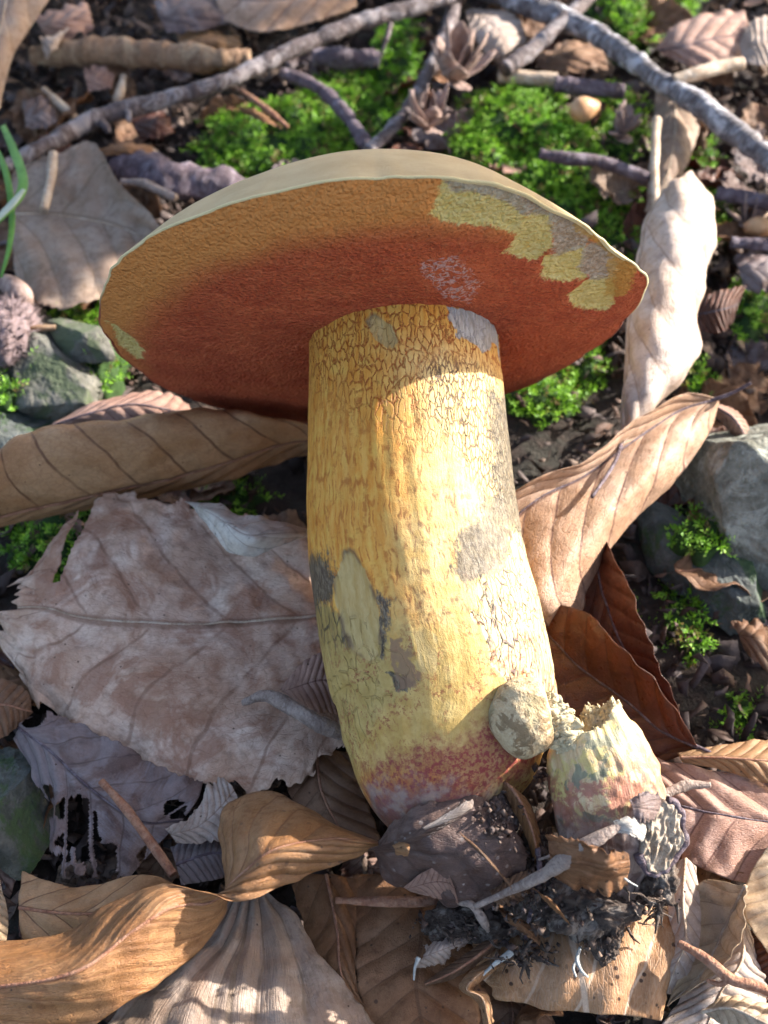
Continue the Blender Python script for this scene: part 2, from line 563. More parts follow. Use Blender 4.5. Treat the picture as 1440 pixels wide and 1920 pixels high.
def stemmat():
    m = M('stem skin')
    st = m.attr('st').outputs['Vector']
    s0 = m.sep(st)
    A = m.attr('m1')
    a = m.sep(A.outputs['Vector'])     # grey scrape, olive scrape, bruise
    red_ = A.outputs['Alpha']
    B = m.attr('m2')
    b = m.sep(B.outputs['Vector'])     # net, bark, olive
    stn = B.outputs['Alpha']
    C_ = m.sep(m.attr('m3').outputs['Vector'])  # scrape outline, cream side paled as sunlit, pale base
    wob = m.vm('SCALE', m.vm('SUBTRACT', m.noisec(st, 3.5, 3.), (.5, .5, .5)), scale=.13)
    wob = m.vm('ADD', wob, m.vm('SCALE', m.vm('SUBTRACT', m.noisec(st, 13., 2.), (.5, .5, .5)), scale=.05))
    sv = m.vm('ADD', st, wob)
    w_ = m.sep(sv)
    P = m.cm()
    nf = m.noise(P, 18., 4, .7)
    nm = m.noise(P, 3.5, 5, .6)
    streak = m.noise(m.comb(m.mt('MULTIPLY', w_[0], 9.), m.mt('MULTIPLY', w_[1], 1.1), 0.), 1., 4, .65)
    cell = m.comb(m.mt('MULTIPLY', w_[0], 9.), m.mt('SUBTRACT', m.mt('MULTIPLY', w_[1], 5.), m.mt('MULTIPLY', m.mt('MULTIPLY', w_[1], w_[1]), .33)), 0.)
    ve = m.vor(cell, 1., 'DISTANCE_TO_EDGE', rand=.85)
    cell2 = m.comb(m.mt('MULTIPLY', w_[0], 8.), m.mt('MULTIPLY', w_[1], 1.5), 0.)
    ve2 = m.vor(cell2, 1., 'DISTANCE_TO_EDGE')
    brk = m.mr(m.noise(st, 6., 3, .7), .36, .5)
    net1 = m.mt('MULTIPLY', m.mr(ve, .12, .02), m.mt('MULTIPLY', brk, m.mr(m.noise(P, 20., 3, .7), .3, .6, .35, 1.)))
    veb = m.vor(m.comb(m.mt('MULTIPLY', w_[0], 13.), m.mt('MULTIPLY', w_[1], 4.2), 5.), 1., 'DISTANCE_TO_EDGE', rand=.85)
    netb = m.mt('MULTIPLY', m.mr(veb, .13, .02), m.mr(m.noise(P, 15., 3, .7), .3, .55, .2, 1.))
    net1 = m.mt('MULTIPLY', m.mix(m.mr(C_[1], .4, .9), net1, netb), .95)
    net2 = m.mt('MULTIPLY', m.mr(ve2, .16, .02), m.mr(m.noise(st, 4., 3, .7), .4, .62))
    side = C_[1]
    base = m.mix(m.mr(streak, .35, .65), (.53, .205, .026), (.61, .315, .062))
    base = m.mix(m.mt('MULTIPLY', m.mr(nm, .45, .7), .6), base, (.60, .37, .075))
    base = m.mix(m.mt('MULTIPLY', side, .8), base, m.mix(m.mr(nm, .3, .7), (.55, .385, .14), (.63, .48, .24)))  # cream flank, with its sunlight also put into the paler tone
    base = m.mix(m.mt('MULTIPLY', m.mr(nf, .5, .8), .3), base, (.45, .18, .03))
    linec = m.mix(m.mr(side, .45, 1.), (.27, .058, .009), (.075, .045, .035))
    c = m.mix(m.mt('MULTIPLY', net1, b[0]), base, linec)
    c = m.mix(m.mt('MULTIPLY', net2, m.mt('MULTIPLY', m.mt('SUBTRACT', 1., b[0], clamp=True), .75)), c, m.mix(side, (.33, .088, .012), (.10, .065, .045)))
    # lower part: olive yellow with cracks
    crack = m.mt('MULTIPLY', m.mr(m.vor(m.comb(m.mt('MULTIPLY', w_[0], 4.), m.mt('MULTIPLY', w_[1], 1.6), 0.), 1., 'DISTANCE_TO_EDGE'), .06, .01), m.mr(m.noise(st, 3., 3), .42, .55))
    olv = m.mix(m.mr(streak, .35, .7), (.21, .135, .04), (.37, .255, .075))
    olv = m.mix(m.mt('MULTIPLY', m.mr(m.noise(m.comb(m.mt('MULTIPLY', w_[0], 14.), m.mt('MULTIPLY', w_[1], 1.8), 4.), 1., 5, .75), .52, .66), .7), olv, (.10, .075, .045))
    olv = m.mix(m.mt('MULTIPLY', crack, .85), olv, (.05, .04, .03))
    fz = m.mt('MULTIPLY', m.mt('SUBTRACT', nf, .5), .8)
    c = m.mix(m.mr(m.mt('ADD', b[2], fz), .3, .75), c, olv)
    # pale base colour
    c = m.mix(m.mt('MULTIPLY', m.mr(m.mt('ADD', C_[2], fz), .2, .8), .85), c, m.mix(m.mr(nm, .35, .65), (.35, .225, .062), (.46, .32, .11)))
    # shredded pale skin
    shr = m.vor(m.comb(m.mt('MULTIPLY', w_[0], 9.5), m.mt('MULTIPLY', w_[1], 3.), 3.), 1., 'DISTANCE_TO_EDGE')
    shc = m.mix(m.mr(streak, .3, .7), (.38, .29, .13), (.49, .40, .23))
    shc = m.mix(m.mt('MULTIPLY', m.mr(shr, .10, .02), m.mr(m.noise(st, 5., 3, .7), .42, .58)), shc, (.12, .085, .07))
    shc = m.mix(m.mt('MULTIPLY', m.mr(m.noise(st, 2.2, 4), .55, .7), .7), shc, (.55, .33, .16))
    c = m.mix(m.mr(m.mt('ADD', b[1], m.mt('MULTIPLY', fz, .7)), .4, .6), c, shc)
    # bruised slate
    fine = m.noise(m.comb(m.mt('MULTIPLY', w_[0], 22.), m.mt('MULTIPLY', w_[1], 4.), 0.), 1., 4, .75)
    br = m.mt('MULTIPLY', m.mr(m.mt('ADD', a[2], m.mt('ADD', m.mt('MULTIPLY', fz, 1.2), m.mt('MULTIPLY', m.mt('SUBTRACT', fine, .5), 1.6))), .3, .8), .93)
    brc = m.mix(m.mr(m.noise(m.comb(m.mt('MULTIPLY', w_[0], 16.), m.mt('MULTIPLY', w_[1], 5.), 0.), 1., 4, .7), .42, .62), (.042, .034, .026), (.14, .115, .08))
    brc = m.mix(m.mt('MULTIPLY', m.mr(m.noise(P, 20., 4, .8, 2.), .54, .6), m.mt('MULTIPLY', side, .4)), brc, (.30, .285, .24))
    c = m.mix(br, c, brc)
    # red granules near the base
    gran = m.mr(m.noise(P, 13., 4, .7), .46, .56)
    rr = m.mr(m.mt('ADD', red_, m.mt('MULTIPLY', m.mt('SUBTRACT', m.noise(P, 5., 5, .7), .5), 1.1)), .25, .8)
    c = m.mix(m.mt('MULTIPLY', rr, m.mt('ADD', m.mt('MULTIPLY', gran, .4), .6)), c, m.mix(nm, (.15, .024, .021), (.25, .05, .04)))
    # a sprinkling of red dots above
    dots = m.mt('MULTIPLY', m.mr(m.noise(P, 12., 4, .75), .5, .6), m.mt('MULTIPLY', m.mr(s0[1], 6., 7.8), m.mr(m.noise(P, 1.6, 3, .6), .42, .6)))
    c = m.mix(m.mt('MULTIPLY', dots, .85), c, (.22, .06, .028))
    # brown stain, scrapes
    c = m.mix(m.mt('MULTIPLY', m.mr(m.mt('ADD', stn, fz), .35, .75), .85), c, (.20, .115, .065))
    osc = m.mix(m.mr(streak, .3, .7), (.36, .235, .075), (.46, .33, .14))
    osc = m.mix(m.mt('MULTIPLY', m.mr(nm, .5, .7), .5), osc, (.30, .20, .08))
    c = m.mix(m.mt('MULTIPLY', m.mr(m.mt('ADD', a[1], m.mt('MULTIPLY', m.mt('ADD', fz, m.mt('SUBTRACT', streak, .5)), 1.)), .2, .75), .88), c, osc)
    gsc = m.mix(m.mr(m.noise(m.comb(m.mt('MULTIPLY', w_[0], 12.), m.mt('MULTIPLY', w_[1], 3.), 0.), 1., 4, .7), .35, .65), (.25, .24, .22), (.40, .40, .385))
    c = m.mix(m.mt('MULTIPLY', m.mr(m.mt('ADD', a[0], m.mt('MULTIPLY', m.mt('ADD', fz, m.mt('SUBTRACT', streak, .5)), 1.)), .2, .7), .9), c, gsc)
    c = m.mix(m.mt('MULTIPLY', C_[0], .75), c, (.10, .055, .035))
    # whitish foot
    c = m.mix(m.mt('MULTIPLY', m.mr(m.mt('ADD', s0[1], m.mt('MULTIPLY', nm, .8)), 10.2, 10.6), .8), c, m.mix(m.mr(nm, .4, .6), (.17, .075, .07), (.25, .19, .16)))
    h = m.mt('ADD', m.mt('MULTIPLY', m.mt('MULTIPLY', net1, b[0]), .7), m.mt('MULTIPLY', nf, .35))
    h = m.mt('ADD', h, m.mt('MULTIPLY', streak, .55))
    h = m.mt('ADD', h, m.mt('MULTIPLY', m.mr(shr, .10, .02), m.mt('MULTIPLY', b[1], -1.2)))
    h = m.mt('ADD', h, m.mt('MULTIPLY', crack, m.mt('MULTIPLY', b[2], -1.)))
    return m.done(c, m.mr(nm, .3, .7, .5, .7), m.bump(h, .035, .9), .2)

def build_mushroom():
    base = at(815, 1540, -.5)
    root = empty('mushroom', base, 'large bolete lying on its side with red pores and a thick yellow netted stem', 'mushroom')
    # cap skin with its rolled lip
    nphi = 300
    ph = np.linspace(-np.pi, np.pi, nphi, endpoint=False)
    R = rimr(ph)
    for _ in range(3):
        R = (np.roll(R, 1) + R + np.roll(R, -1)) / 3
    rag = .05 * vn(v3(ph * 7, .3, .1), 5) + .035 * vn(v3(ph * 24, .3, .1), 6)
    rag = rag + .05 * np.exp(-((np.degrees(ph) - 160) / 6) ** 2)
    prof = [(r, 2.65 * (1 - r ** 2.3)) for r in np.linspace(0.002, .985, 60)]
    lip = [(.995, .015), (1.001, .002), (1.002, -.012), (.9995, -.026), (.995, -.03), (.985, -.02)]
    rows, cp = [], []
    for i, (rho, hh) in enumerate(prof + lip):
        rr = R * rho + rag * rho ** 8
        if i < 60:
            hh = hh + .05 * vn(v3(np.cos(ph) * rr * .8, np.sin(ph) * rr * .8, .7), 9) * (1 - rho)
        wv = .10 * vn(v3(np.cos(ph) * 1.6, np.sin(ph) * 1.6, .2), 21) * rho ** 6
        rows.append(CC + (np.cos(ph) * rr)[:, None] * CU + (np.sin(ph) * rr)[:, None] * CW - np.broadcast_to(hh + wv, (nphi,))[:, None] * CA)
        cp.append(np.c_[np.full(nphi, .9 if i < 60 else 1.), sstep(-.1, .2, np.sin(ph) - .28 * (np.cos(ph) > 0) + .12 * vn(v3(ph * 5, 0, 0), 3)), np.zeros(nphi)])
    V = np.concatenate(rows)
    F = grid(66, nphi, True)
    mk('cap', V, F, capmat(), root, {'cp': np.concatenate(cp)})
    # pore surface
    nr = 150
    rho = np.linspace(.996, .1, nr)
    PH, RH = np.meshgrid(ph, rho)
    Rr = R[None] * RH + rag[None] * RH ** 8
    X, Y = np.cos(PH) * Rr, np.sin(PH) * Rr
    wv = .10 * vn(v3(np.cos(PH) * 1.6, np.sin(PH) * 1.6, .2), 21) * RH ** 6
    hb = .025 + .36 * (1 - RH ** 5.5) - wv + .05 * fbm(v3(X * .9, Y * .9, 1.), 31, 3) * (1 - RH ** 8) + .012 * vn(v3(X * 6, Y * 6, 0), 33)
    n1 = .14 * vn(v3(X * 2.4, Y * 2.4, .4), 41) + .05 * vn(v3(X * 8, Y * 8, .4), 42)
    X1, Y1 = X + n1, Y + .15 * vn(v3(X * 2.6, Y * 3.3, 4.4), 43)
    sm = lambda pl: sstep(.2, -.1, polysd(X1, Y1, pl))
    ye = [[(-.97, 4.68), (-1.05, 5.28), (-1.15, 5.61), (-1.62, 5.41), (-2.17, 4.95), (-2.39, 4.58), (-2.33, 4.03), (-1.9, 4.34), (-1.45, 4.55)],
          [(-2.36, 3.44), (-2.39, 4.21), (-2.59, 4.38), (-2.97, 4.17), (-2.99, 3.49), (-2.78, 2.99)],
          [(-3.03, 3.08), (-3.59, 3.14), (-3.8, 2.27), (-3.38, 2.19), (-3.15, 2.43)],
          [(-3.67, 1.59), (-3.83, 2.08), (-4.38, 1.99), (-4.58, 1.51), (-4.55, .65), (-3.88, .96)],
          [(5.02, .47), (4.77, .18), (4.58, -.53), (4.61, -1.06), (4.91, -.65)]]
    gr = [[(-1.1, 5.77), (-1.77, 5.62), (-2.36, 5.11), (-2.91, 4.54), (-2.88, 4.18), (-2.46, 4.39), (-1.92, 4.97), (-1.22, 5.32)],
          [(-2.91, 4.54), (-3.25, 4.34), (-3.49, 3.75), (-3.59, 3.14), (-3.19, 3.07)],
          [(-3.64, 3.14), (-3.96, 3.15), (-4.34, 2.66), (-4.38, 1.99), (-3.98, 2.07), (-3.76, 2.49)]]
    org = [[(-3.3, 4.1), (-3.89, 3.52), (-4.75, 2.53), (-4.8, 1.3), (-4.5, 1.3), (-4.25, 2.67), (-3.5, 3.6)]]
    YL = np.max([sm(p) for p in ye], 0)
    GR = np.max([sm(p) for p in gr], 0)
    OG = np.max([sm(p) for p in org], 0)
    hb = hb - .07 * np.maximum(YL, GR) * (RH < .99)
    WH = sm([(-.8, 3.3), (-1.4, 3.4), (-1.9, 2.4), (-1.8, 1.6), (-1.3, 1.9)])
    P = CC + X[..., None] * CU + Y[..., None] * CW + hb[..., None] * CA
    up = np.clip(np.sin(PH) * .9 + .45 * np.cos(PH) + .05, 0, 1)
    marg = sstep(.56, 1.0, RH) * up * 1.15 + sstep(.8, 1.0, RH) * .3
    pm = np.stack([RH, marg, np.cos(PH)], -1).reshape(-1, 3)
    pk = np.stack([YL, GR, OG], -1).reshape(-1, 3)
    dk = (RH > .988) * .8
    pw = np.stack([WH, dk * (np.sin(PH) < .0), WH * 0], -1).reshape(-1, 3)
    mk('pore_surface', P.reshape(-1, 3), grid(nr, nphi, True), poremat(), root, {'pm': pm, 'pk': pk, 'pw': pw})
    # stem
    NL, NT = 520, 420
    c = np.array([at(x, y, h) for x, y, r, h in ST])
    r = np.array([pr(p, s[2]) for s, p in zip(ST, c)])
    q = cr(np.c_[c, r], NL)
    cc, rr = q[:, :3], q[:, 3]
    T, W, U = frames(cc)
    U = U * np.sign(U[:, :1])
    L = np.r_[0, np.cumsum(np.linalg.norm(np.diff(cc, axis=0), axis=1))]
    th = np.linspace(-np.pi, np.pi, NT, endpoint=False)
    TH, LL = np.meshgrid(np.degrees(th), L)
    D = np.cos(th)[None, :, None] * W[:, None] + np.sin(th)[None, :, None] * U[:, None]
    S = TH * np.pi / 180 * 2.0
    nz = .12 * vn(v3(S * 2.4, LL * 2.4, 1), 51) + .09 * vn(v3(S * 7, LL * 4, 1), 52) + .05 * vn(v3(S * 18, LL * 6, 1), 55)
    S1, L1 = S + nz, LL + .12 * vn(v3(S * 2.7, LL * 2.7, 5), 53) + .05 * vn(v3(S * 8, LL * 5, 1), 54)
    K = np.pi / 180 * 2.0
    def pol(p, soft=.06, x=None, y=None):
        return sstep(soft, -soft, polysd(S1 if x is None else x, L1 if y is None else y, [(a_ * K, l_) for a_, l_ in p]))
    gs = pol([(22, 1.11), (35, .95), (58, .85), (80, .75), (86, 1.9), (78, 1.95), (66, 1.5), (58, 1.5), (48, 1.86), (37, 1.7), (25, 1.61)], .03)
    sm_ = [(-24, 1.35), (-19, 1.26), (-8, 1.56), (-6, 1.84), (-12, 1.94), (-19, 1.75)]
    lg = [(-42, 5.42), (-37, 5.5), (-33, 5.84), (-29, 6.44), (-29, 7.04), (-33, 7.45), (-39, 7.6), (-47, 7.25), (-53, 6.7), (-55, 6.2), (-53, 5.8), (-47, 5.5)]
    o2 = [(-15, 7.25), (-8, 7.22), (-6, 7.88), (-8, 8.24), (-16, 8.18)]
    osd = np.minimum.reduce([polysd(S + .4 * nz, LL + .4 * nz, [(a_ * K, l_) for a_, l_ in p]) for p in (sm_, lg)])
    os_ = np.maximum(sstep(.03, -.03, osd), .75 * pol(o2, .05))
    outl = np.exp(-((osd + .03 * vn(v3(S * 9, LL * 7, 2), 56)) / .04) ** 2) * sstep(-.3, .4, vn(v3(S * 3, LL * 3, 9), 57))
    halo = np.exp(-(np.maximum(osd, 0) / .16) ** 2) * (osd > 0) * sstep(0, .5, vn(v3(S * 3.1, LL * 2.1, 4), 66)) * sstep(5.8, 6.6, LL)
    bk = pol([(61, 5.25), (37, 6.23), (25, 6.52), (18, 7.22), (21, 8.01), (37, 8.2), (95, 8.6), (110, 7.5), (95, 5.2)], .05)
    olive = pol([(-130, 5.6), (-89, 5.9), (-51, 6.4), (-28, 7.1), (-18, 8.3), (-35, 8.9), (-60, 9.5), (-130, 9.6)], .35)
    bru = np.max([pol([(-130, 5.0), (-88, 5.19), (-57, 5.39), (-52, 5.79), (-60, 6.25), (-88, 6.1), (-130, 6.2)], .3), pol([(-27, 6.3), (-18, 6.65), (-22, 7.1), (-29, 6.9)], .2),
                  pol([(-29, 8.13), (-21, 8.08), (-16, 8.29), (-21, 8.59), (-28, 8.49)], .1), pol([(16, 5.68), (26, 5.40), (63, 5.4), (38, 6.1), (25, 6.52), (12, 6.65), (11, 6.2)], .22),
                  1.0 * pol([(50, 2.6), (95, 1.9), (120, 4.1), (95, 6.4), (60, 5.4), (20, 5.7), (40, 4.4)], .5)], 0)
    redm = np.max([pol([(-95, 9.8), (-68, 9.8), (-25, 9.6), (6, 9.2), (23, 8.7), (50, 8.8), (80, 8.9), (60, 9.6), (33, 10.3), (-20, 10.5), (-70, 10.6)], .75),
                   .42 * sstep(6.2, 8.6, LL) * sstep(-10, 25, TH) * sstep(9.6, 8.8, LL)], 0)
    bru = np.maximum(bru, halo * .9)
    stn = pol([(-25, 7.27), (-19, 7.38), (-16, 8.16), (-17, 8.44), (-25, 8.49), (-26, 7.83)], .08)
    netm = sstep(4.0, 2.6, LL + .9 * sstep(0, -60, TH) - 1.6 * sstep(15, 45, TH) + .5 * vn(v3(S, LL, 2), 58))
    side = sstep(-38, 26, TH + 16 * vn(v3(S * 1.2, LL * .7, 2), 59)) * sstep(1.2, 2.6, LL)  # sunlit flank of the stem, put into the colour as a paler tone
    pale = sstep(6.0, 8.2, LL + .5 * vn(v3(S, LL, 8), 60)) * sstep(10.2, 9.4, LL)
    disp = .018 * fbm(v3(S * 1.0, LL * .6, 0), 61, 3) + .014 * vn(v3(S * 5.5, LL * 1.2, 0), 62) - .04 * gs - .03 * sstep(.05, -.10, osd) + .012 * np.exp(-((osd - .05) / .04) ** 2)
    disp = disp - .02 * bk + .02 * bk * vn(v3(S * 6, LL * 2.5, 3), 63) + .012 * redm * vn(v3(S * 9, LL * 9, 3), 64)
    disp = disp + .10 * np.exp(-((TH - 92) / 14) ** 2 - ((LL - 8.15) / .35) ** 2) * (.5 + vn(v3(S * 8, LL * 6, 3), 65))
    Pp = cc[:, None] + (rr[:, None] + disp)[..., None] * D
    ex = np.linspace(1.2, .05, 14)
    Pp = np.concatenate([Pp[:1] - ex[:, None, None] * T[:1, None], Pp])
    NL += 14
    pad = lambda z: np.concatenate([np.repeat(z[:1], 14, 0), z])
    V = np.r_[Pp.reshape(-1, 3), cc[-1:]]
    f4 = lambda *z: np.r_[np.stack([pad(k_) for k_ in z], -1).reshape(-1, len(z)), np.zeros((1, len(z)))]
    Fq = grid(NL, NT, True)
    F = [tuple(t) for t in Fq.tolist()] + [(len(V) - 1, (NL - 1) * NT + j, (NL - 1) * NT + (j + 1) % NT) for j in range(NT)]
    LL = LL - 0
    me_attrs = {'st': f4(S, LL, S * 0), 'm1': f4(gs, os_, bru, redm), 'm2': f4(netm, bk, olive, stn), 'm3': f4(outl, side, pale)}
    mk('stem', V, F, stemmat(), root, me_attrs)
    return root

build_mushroom()

# ------------------------------------------------------------------ leaves
def leaf_surface(R, nu, nv, mid, veins, slant, pleat, wilt, rag, along, seed, tip=0.):
    """R: rows x K x 3 control points -> positions, attribute"""
    n, K, _ = R.shape
    A = np.stack([cr(R[i], nv) for i in range(n)])
    A = cr(A, nu)
    cidx = np.linspace(0, K - 1, nv)
    if mid is None:
        mid = (K - 1) / 2
    t = np.where(cidx < mid, (cidx - mid) / max(mid, 1e-6), (cidx - mid) / max(K - 1 - mid, 1e-6))
    s = np.linspace(0, 1, nu)
    S, Tt = np.meshgrid(s, t, indexing='ij')
    dT = np.gradient(A, axis=1)
    dS = np.gradient(A, axis=0)
    width = np.linalg.norm(A[:, -1] - A[:, 0], axis=1)
    # uneven margin
    ev = A[:, -1] - A[:, 0]
    for sg, seedk in ((1, 0), (-1, 50)):
        e = (vn(v3(s * 9, .5, 1.), seed + seedk) + .7 * vn(v3(s * 26, .5, 1.), seed + 3 + seedk) + .5 * vn(v3(s * 60, .5, 1.), seed + 4 + seedk))
        k = np.clip(sg * Tt, 0, 1) ** 3
        A = A + (k * e[:, None] * rag)[..., None] * dT * nv * .5 * sg / 2
    if tip:
        e = np.abs(vn(v3(Tt * 2.6 + .3, .2, .7), seed + 31)) + .5 * vn(v3(Tt * 7, .2, .7), seed + 32) + .3 * vn(v3(Tt * 17, .2, .7), seed + 33)
        A = A + (sstep(.72, 1., S) * (e - .35) * tip)[..., None] * dS * nu * .2
    if along:
        ph = Tt * veins + S * slant
    else:
        ph = S * veins - np.abs(Tt) * slant
    N = np.cross(dS, dT)
    N /= np.linalg.norm(N, axis=-1)[..., None] + 1e-9
    N *= np.where(N[..., 2].mean() < 0, -1, 1)
    amp = np.minimum(1, np.linalg.norm(ev, axis=1) / 1.2)[:, None]
    d = pleat * amp * (np.sin(np.pi * ph) ** 2 - .5) * sstep(0, .12, np.abs(Tt))
    d = d + wilt * amp * fbm(A * .9 + seed * 3.1, seed, 3) + wilt * .35 * amp * vn(A * 4. + seed, seed + 2)
    d = d + wilt * amp * (.6 * (.35 - np.abs(vn(A * 1.1 + seed * 1.7, seed + 21))) + .3 * (.35 - np.abs(vn(A * 2.7 + seed * 2.3, seed + 22))) + .12 * (.3 - np.abs(vn(A * 7. + seed, seed + 23))))
    d = d + wilt * .9 * amp * np.abs(Tt) ** 3 * vn(v3(S * 11, np.sign(Tt) * 3, seed), seed + 8)
    d = d - .02 * np.exp(-(Tt / .05) ** 2) * amp
    A = A + d[..., None] * N
    lf = np.stack([ph, Tt, S], -1)
    return A, lf, N, mid, K

def leaf(name, label, rows, mat, cat='leaf', nu=64, nv=36, mid=None, veins=9, slant=1.6, pleat=.035, wilt=.05, rag=.05, thick=.018,
         along=False, group=None, parent=None, seed=None, stalk=None, rib=True, holes=None, tip=0.):
    K = max(len(r) if isinstance(r, list) else 1 for r in rows)
    R = []
    for r in rows:
        if isinstance(r, tuple):
            p = at(*r)
            R.append([p + np.array([.012 * (k - K / 2), .01 * (k - K / 2), 0]) for k in range(K)])
        else:
            R.append([at(*q) for q in r])
    R = np.array(R)
    if seed is None:
        seed = int(abs(R.sum()) * 131) % 997
    A, lf, N, mid, K = leaf_surface(R, nu, nv, mid, veins, slant, pleat, wilt, rag, along, seed, tip)
    F = grid(nu, nv)
    if holes is not None:
        S, Tt = lf[..., 2], lf[..., 1]
        h = holes(S, Tt, A)
        F = F[~h.reshape(-1)[F].any(1)]
    o = mk(name, A.reshape(-1, 3), F, LM[mat], parent, {'lf': lf.reshape(-1, 3)})
    md = o.modifiers.new('thickness', 'SOLIDIFY')
    md.thickness = thick * .5 * CM
    md.offset = 0
    if parent is None:
        tag(o, label, cat, group)
    if rib and mid not in (0, K - 1):
        j = int(round(mid / (K - 1) * (nv - 1)))
        i0 = np.linspace(0, nu - 1, 24).astype(int)
        c = A[i0, j] + .008 * N[i0, j]
        tube('midrib', c, np.linspace(.034, .012, 24), RIBM[mat], o, 48, 6, .2, 4.)
    if stalk:
        pts = px(*stalk)
        tube('stalk', pts, np.linspace(.05, .035, len(pts)), BK['dark'], o, 24, 8, .2, 5.)
    return o

RIBM = {k: BK['reddish'] for k in LM}
for k in ('white', 'pale', 'grey', 'cream', 'spot', 'yellow'):
    RIBM[k] = BK['straw']
for k in ('red', 'wet', 'plum', 'pinkt', 'pink'):
    RIBM[k] = BK['dark']

leaf('rolled_leaf', 'tan beech leaf rolled into a tube reaching under the red cap', [
    [(-70, 1010, .2), (-60, 985, .6), (-50, 930, 1.7), (-40, 880, 2.2), (-30, 860, 1.4)],
    [(60, 975, .2), (60, 958, .7), (40, 890, 1.9), (50, 812, 2.4), (80, 805, 1.5)],
    [(240, 938, .2), (230, 920, .8), (215, 850, 2.0), (210, 795, 2.4), (230, 790, 1.3)],
    [(400, 905, .2), (390, 880, .9), (380, 820, 1.9), (375, 772, 2.2), (390, 772, 1.2)],
    [(540, 860, .3), (540, 832, 1.), (535, 800, 1.6), (530, 784, 1.7), (525, 790, 1.0)],
    [(640, 848, .5), (640, 832, .9), (640, 815, 1.0), (640, 810, 1.0), (640, 812, .8)]], 'tan', nu=110, nv=60, mid=1, veins=9, slant=-1.6, pleat=.05, wilt=.05, rag=.03)
leaf('leaf', 'reddish leaf edge lit by the sun behind the rolled tan leaf', [
    [(90, 810, .5), (95, 800, .6), (100, 792, .5)],
    [(150, 800, .6), (170, 775, .9), (185, 752, .7)],
    [(230, 800, .7), (240, 760, 1.0), (260, 735, .8)],
    [(330, 800, .6), (320, 770, .9), (310, 735, .7)],
    [(380, 800, .5), (370, 780, .6), (350, 758, .5)]], 'pink', rag=.12)

def ragged(scale, thr, edge):
    def f(S, T, A):
        n = fbm(A * scale, 77, 4) + .5 * fbm(A * scale * 4, 79, 3)
        e = np.maximum(np.abs(T), np.abs(S * 2 - 1))
        return (n > thr + edge * (1 - e ** 5)) | ((np.abs(S - .82 - .08 * T) < .012 + .05 * (T < -.55) * (-T - .55)) & (T < -.3))
    return f

L2 = leaf('decayed_leaf', 'large pale decayed leaf with torn margin lying left of the yellow stem', [
    [(680, 1010, .7), (680, 1080, .7), (680, 1150, .6), (680, 1260, .6), (670, 1380, .4)],
    [(560, 1000, 1.3), (560, 1080, .9), (560, 1160, .8), (560, 1300, .7), (565, 1470, .6)],
    [(450, 965, 1.2), (440, 1060, .9), (430, 1170, .8), (420, 1310, .8), (450, 1495, .6)],
    [(330, 930, 1.0), (300, 1040, .9), (290, 1170, .9), (260, 1300, .8), (340, 1485, .5)],
    [(205, 918, .9), (185, 1020, .9), (165, 1160, .9), (150, 1275, .7), (200, 1405, .4)],
    [(125, 985, .8), (90, 1070, .9), (75, 1140, .9), (70, 1230, .7), (100, 1340, .3)],
    [(60, 1065, .7), (30, 1095, .7), (10, 1140, .7), (12, 1180, .6), (50, 1290, .3)]], 'pale', nu=150, nv=130, veins=6, slant=1.9, pleat=.06, wilt=.12, rag=.14, tip=.85,
    holes=ragged(.8, .12, 1.3))
leaf('folded_edge', None, [
    [(345, 940, 1.35), (350, 942, 1.4), (360, 948, 1.4)],
    [(395, 945, 1.9), (400, 965, 2.3), (392, 990, 2.0)],
    [(450, 962, 2.2), (455, 1000, 2.6), (438, 1042, 2.1)],
    [(500, 972, 2.2), (505, 1000, 2.5), (500, 1034, 2.1)],
    [(560, 988, 1.8), (560, 998, 2.0), (560, 1010, 1.8)],
    [(600, 1000, 1.2), (600, 1002, 1.2), (600, 1006, 1.2)]], 'cream', parent=L2, rib=False, rag=.12, pleat=.02, wilt=.09, veins=4)
leaf('leaf_fragment', 'pink leaf corner standing beside the stem on the decayed leaf', [
    [(525, 1292, .9), (530, 1297, .9), (535, 1305, .9)],
    [(560, 1252, 1.3), (565, 1285, 1.3), (575, 1330, 1.)],
    [(600, 1224, 1.5), (605, 1275, 1.4), (610, 1335, 1.)],
    [(640, 1240, 1.2), (640, 1285, 1.2), (640, 1340, .9)]], 'pink', rag=.12, rib=False)
leaf('skeleton_leaf', 'plum grey half rotted leaf skeleton below the large decayed leaf', [
    [(25, 1345, .5), (30, 1350, .5), (35, 1365, .5), (30, 1375, .4), (25, 1385, .4)],
    [(110, 1340, .6), (100, 1380, .7), (95, 1410, .7), (85, 1450, .6), (80, 1490, .4)],
    [(220, 1390, .7), (200, 1430, .8), (170, 1480, .8), (130, 1540, .6), (100, 1620, .3)],
    [(320, 1450, .7), (300, 1490, .8), (260, 1540, .7), (210, 1580, .5), (170, 1650, .2)],
    [(380, 1470, .6), (370, 1500, .7), (340, 1540, .6), (290, 1590, .4), (240, 1650, .2)]], 'plum', nu=110, nv=90, veins=6, rag=.2, pleat=.05, wilt=.1,
    holes=lambda S, T, A: (fbm(A * 1.3, 91, 4) > .5 - .9 * np.clip(T, 0, 1) * S) & (np.abs(T) > .07) & (np.abs((S * 6 - np.abs(T) * 1.6) % 1 - .5) < .38))
leaf('leaf_scrap', 'whitish ragged leaf scrap above the golden curled leaf', [
    [(310, 1555, .7), (320, 1565, .7), (330, 1580, .7)],
    [(360, 1530, .8), (370, 1550, .9), (380, 1580, .8)],
    [(390, 1470, .8), (415, 1510, .9), (430, 1560, .8)],
    [(415, 1450, .8), (440, 1480, .8), (450, 1510, .8)]], 'white', rag=.3, rib=False, wilt=.12)
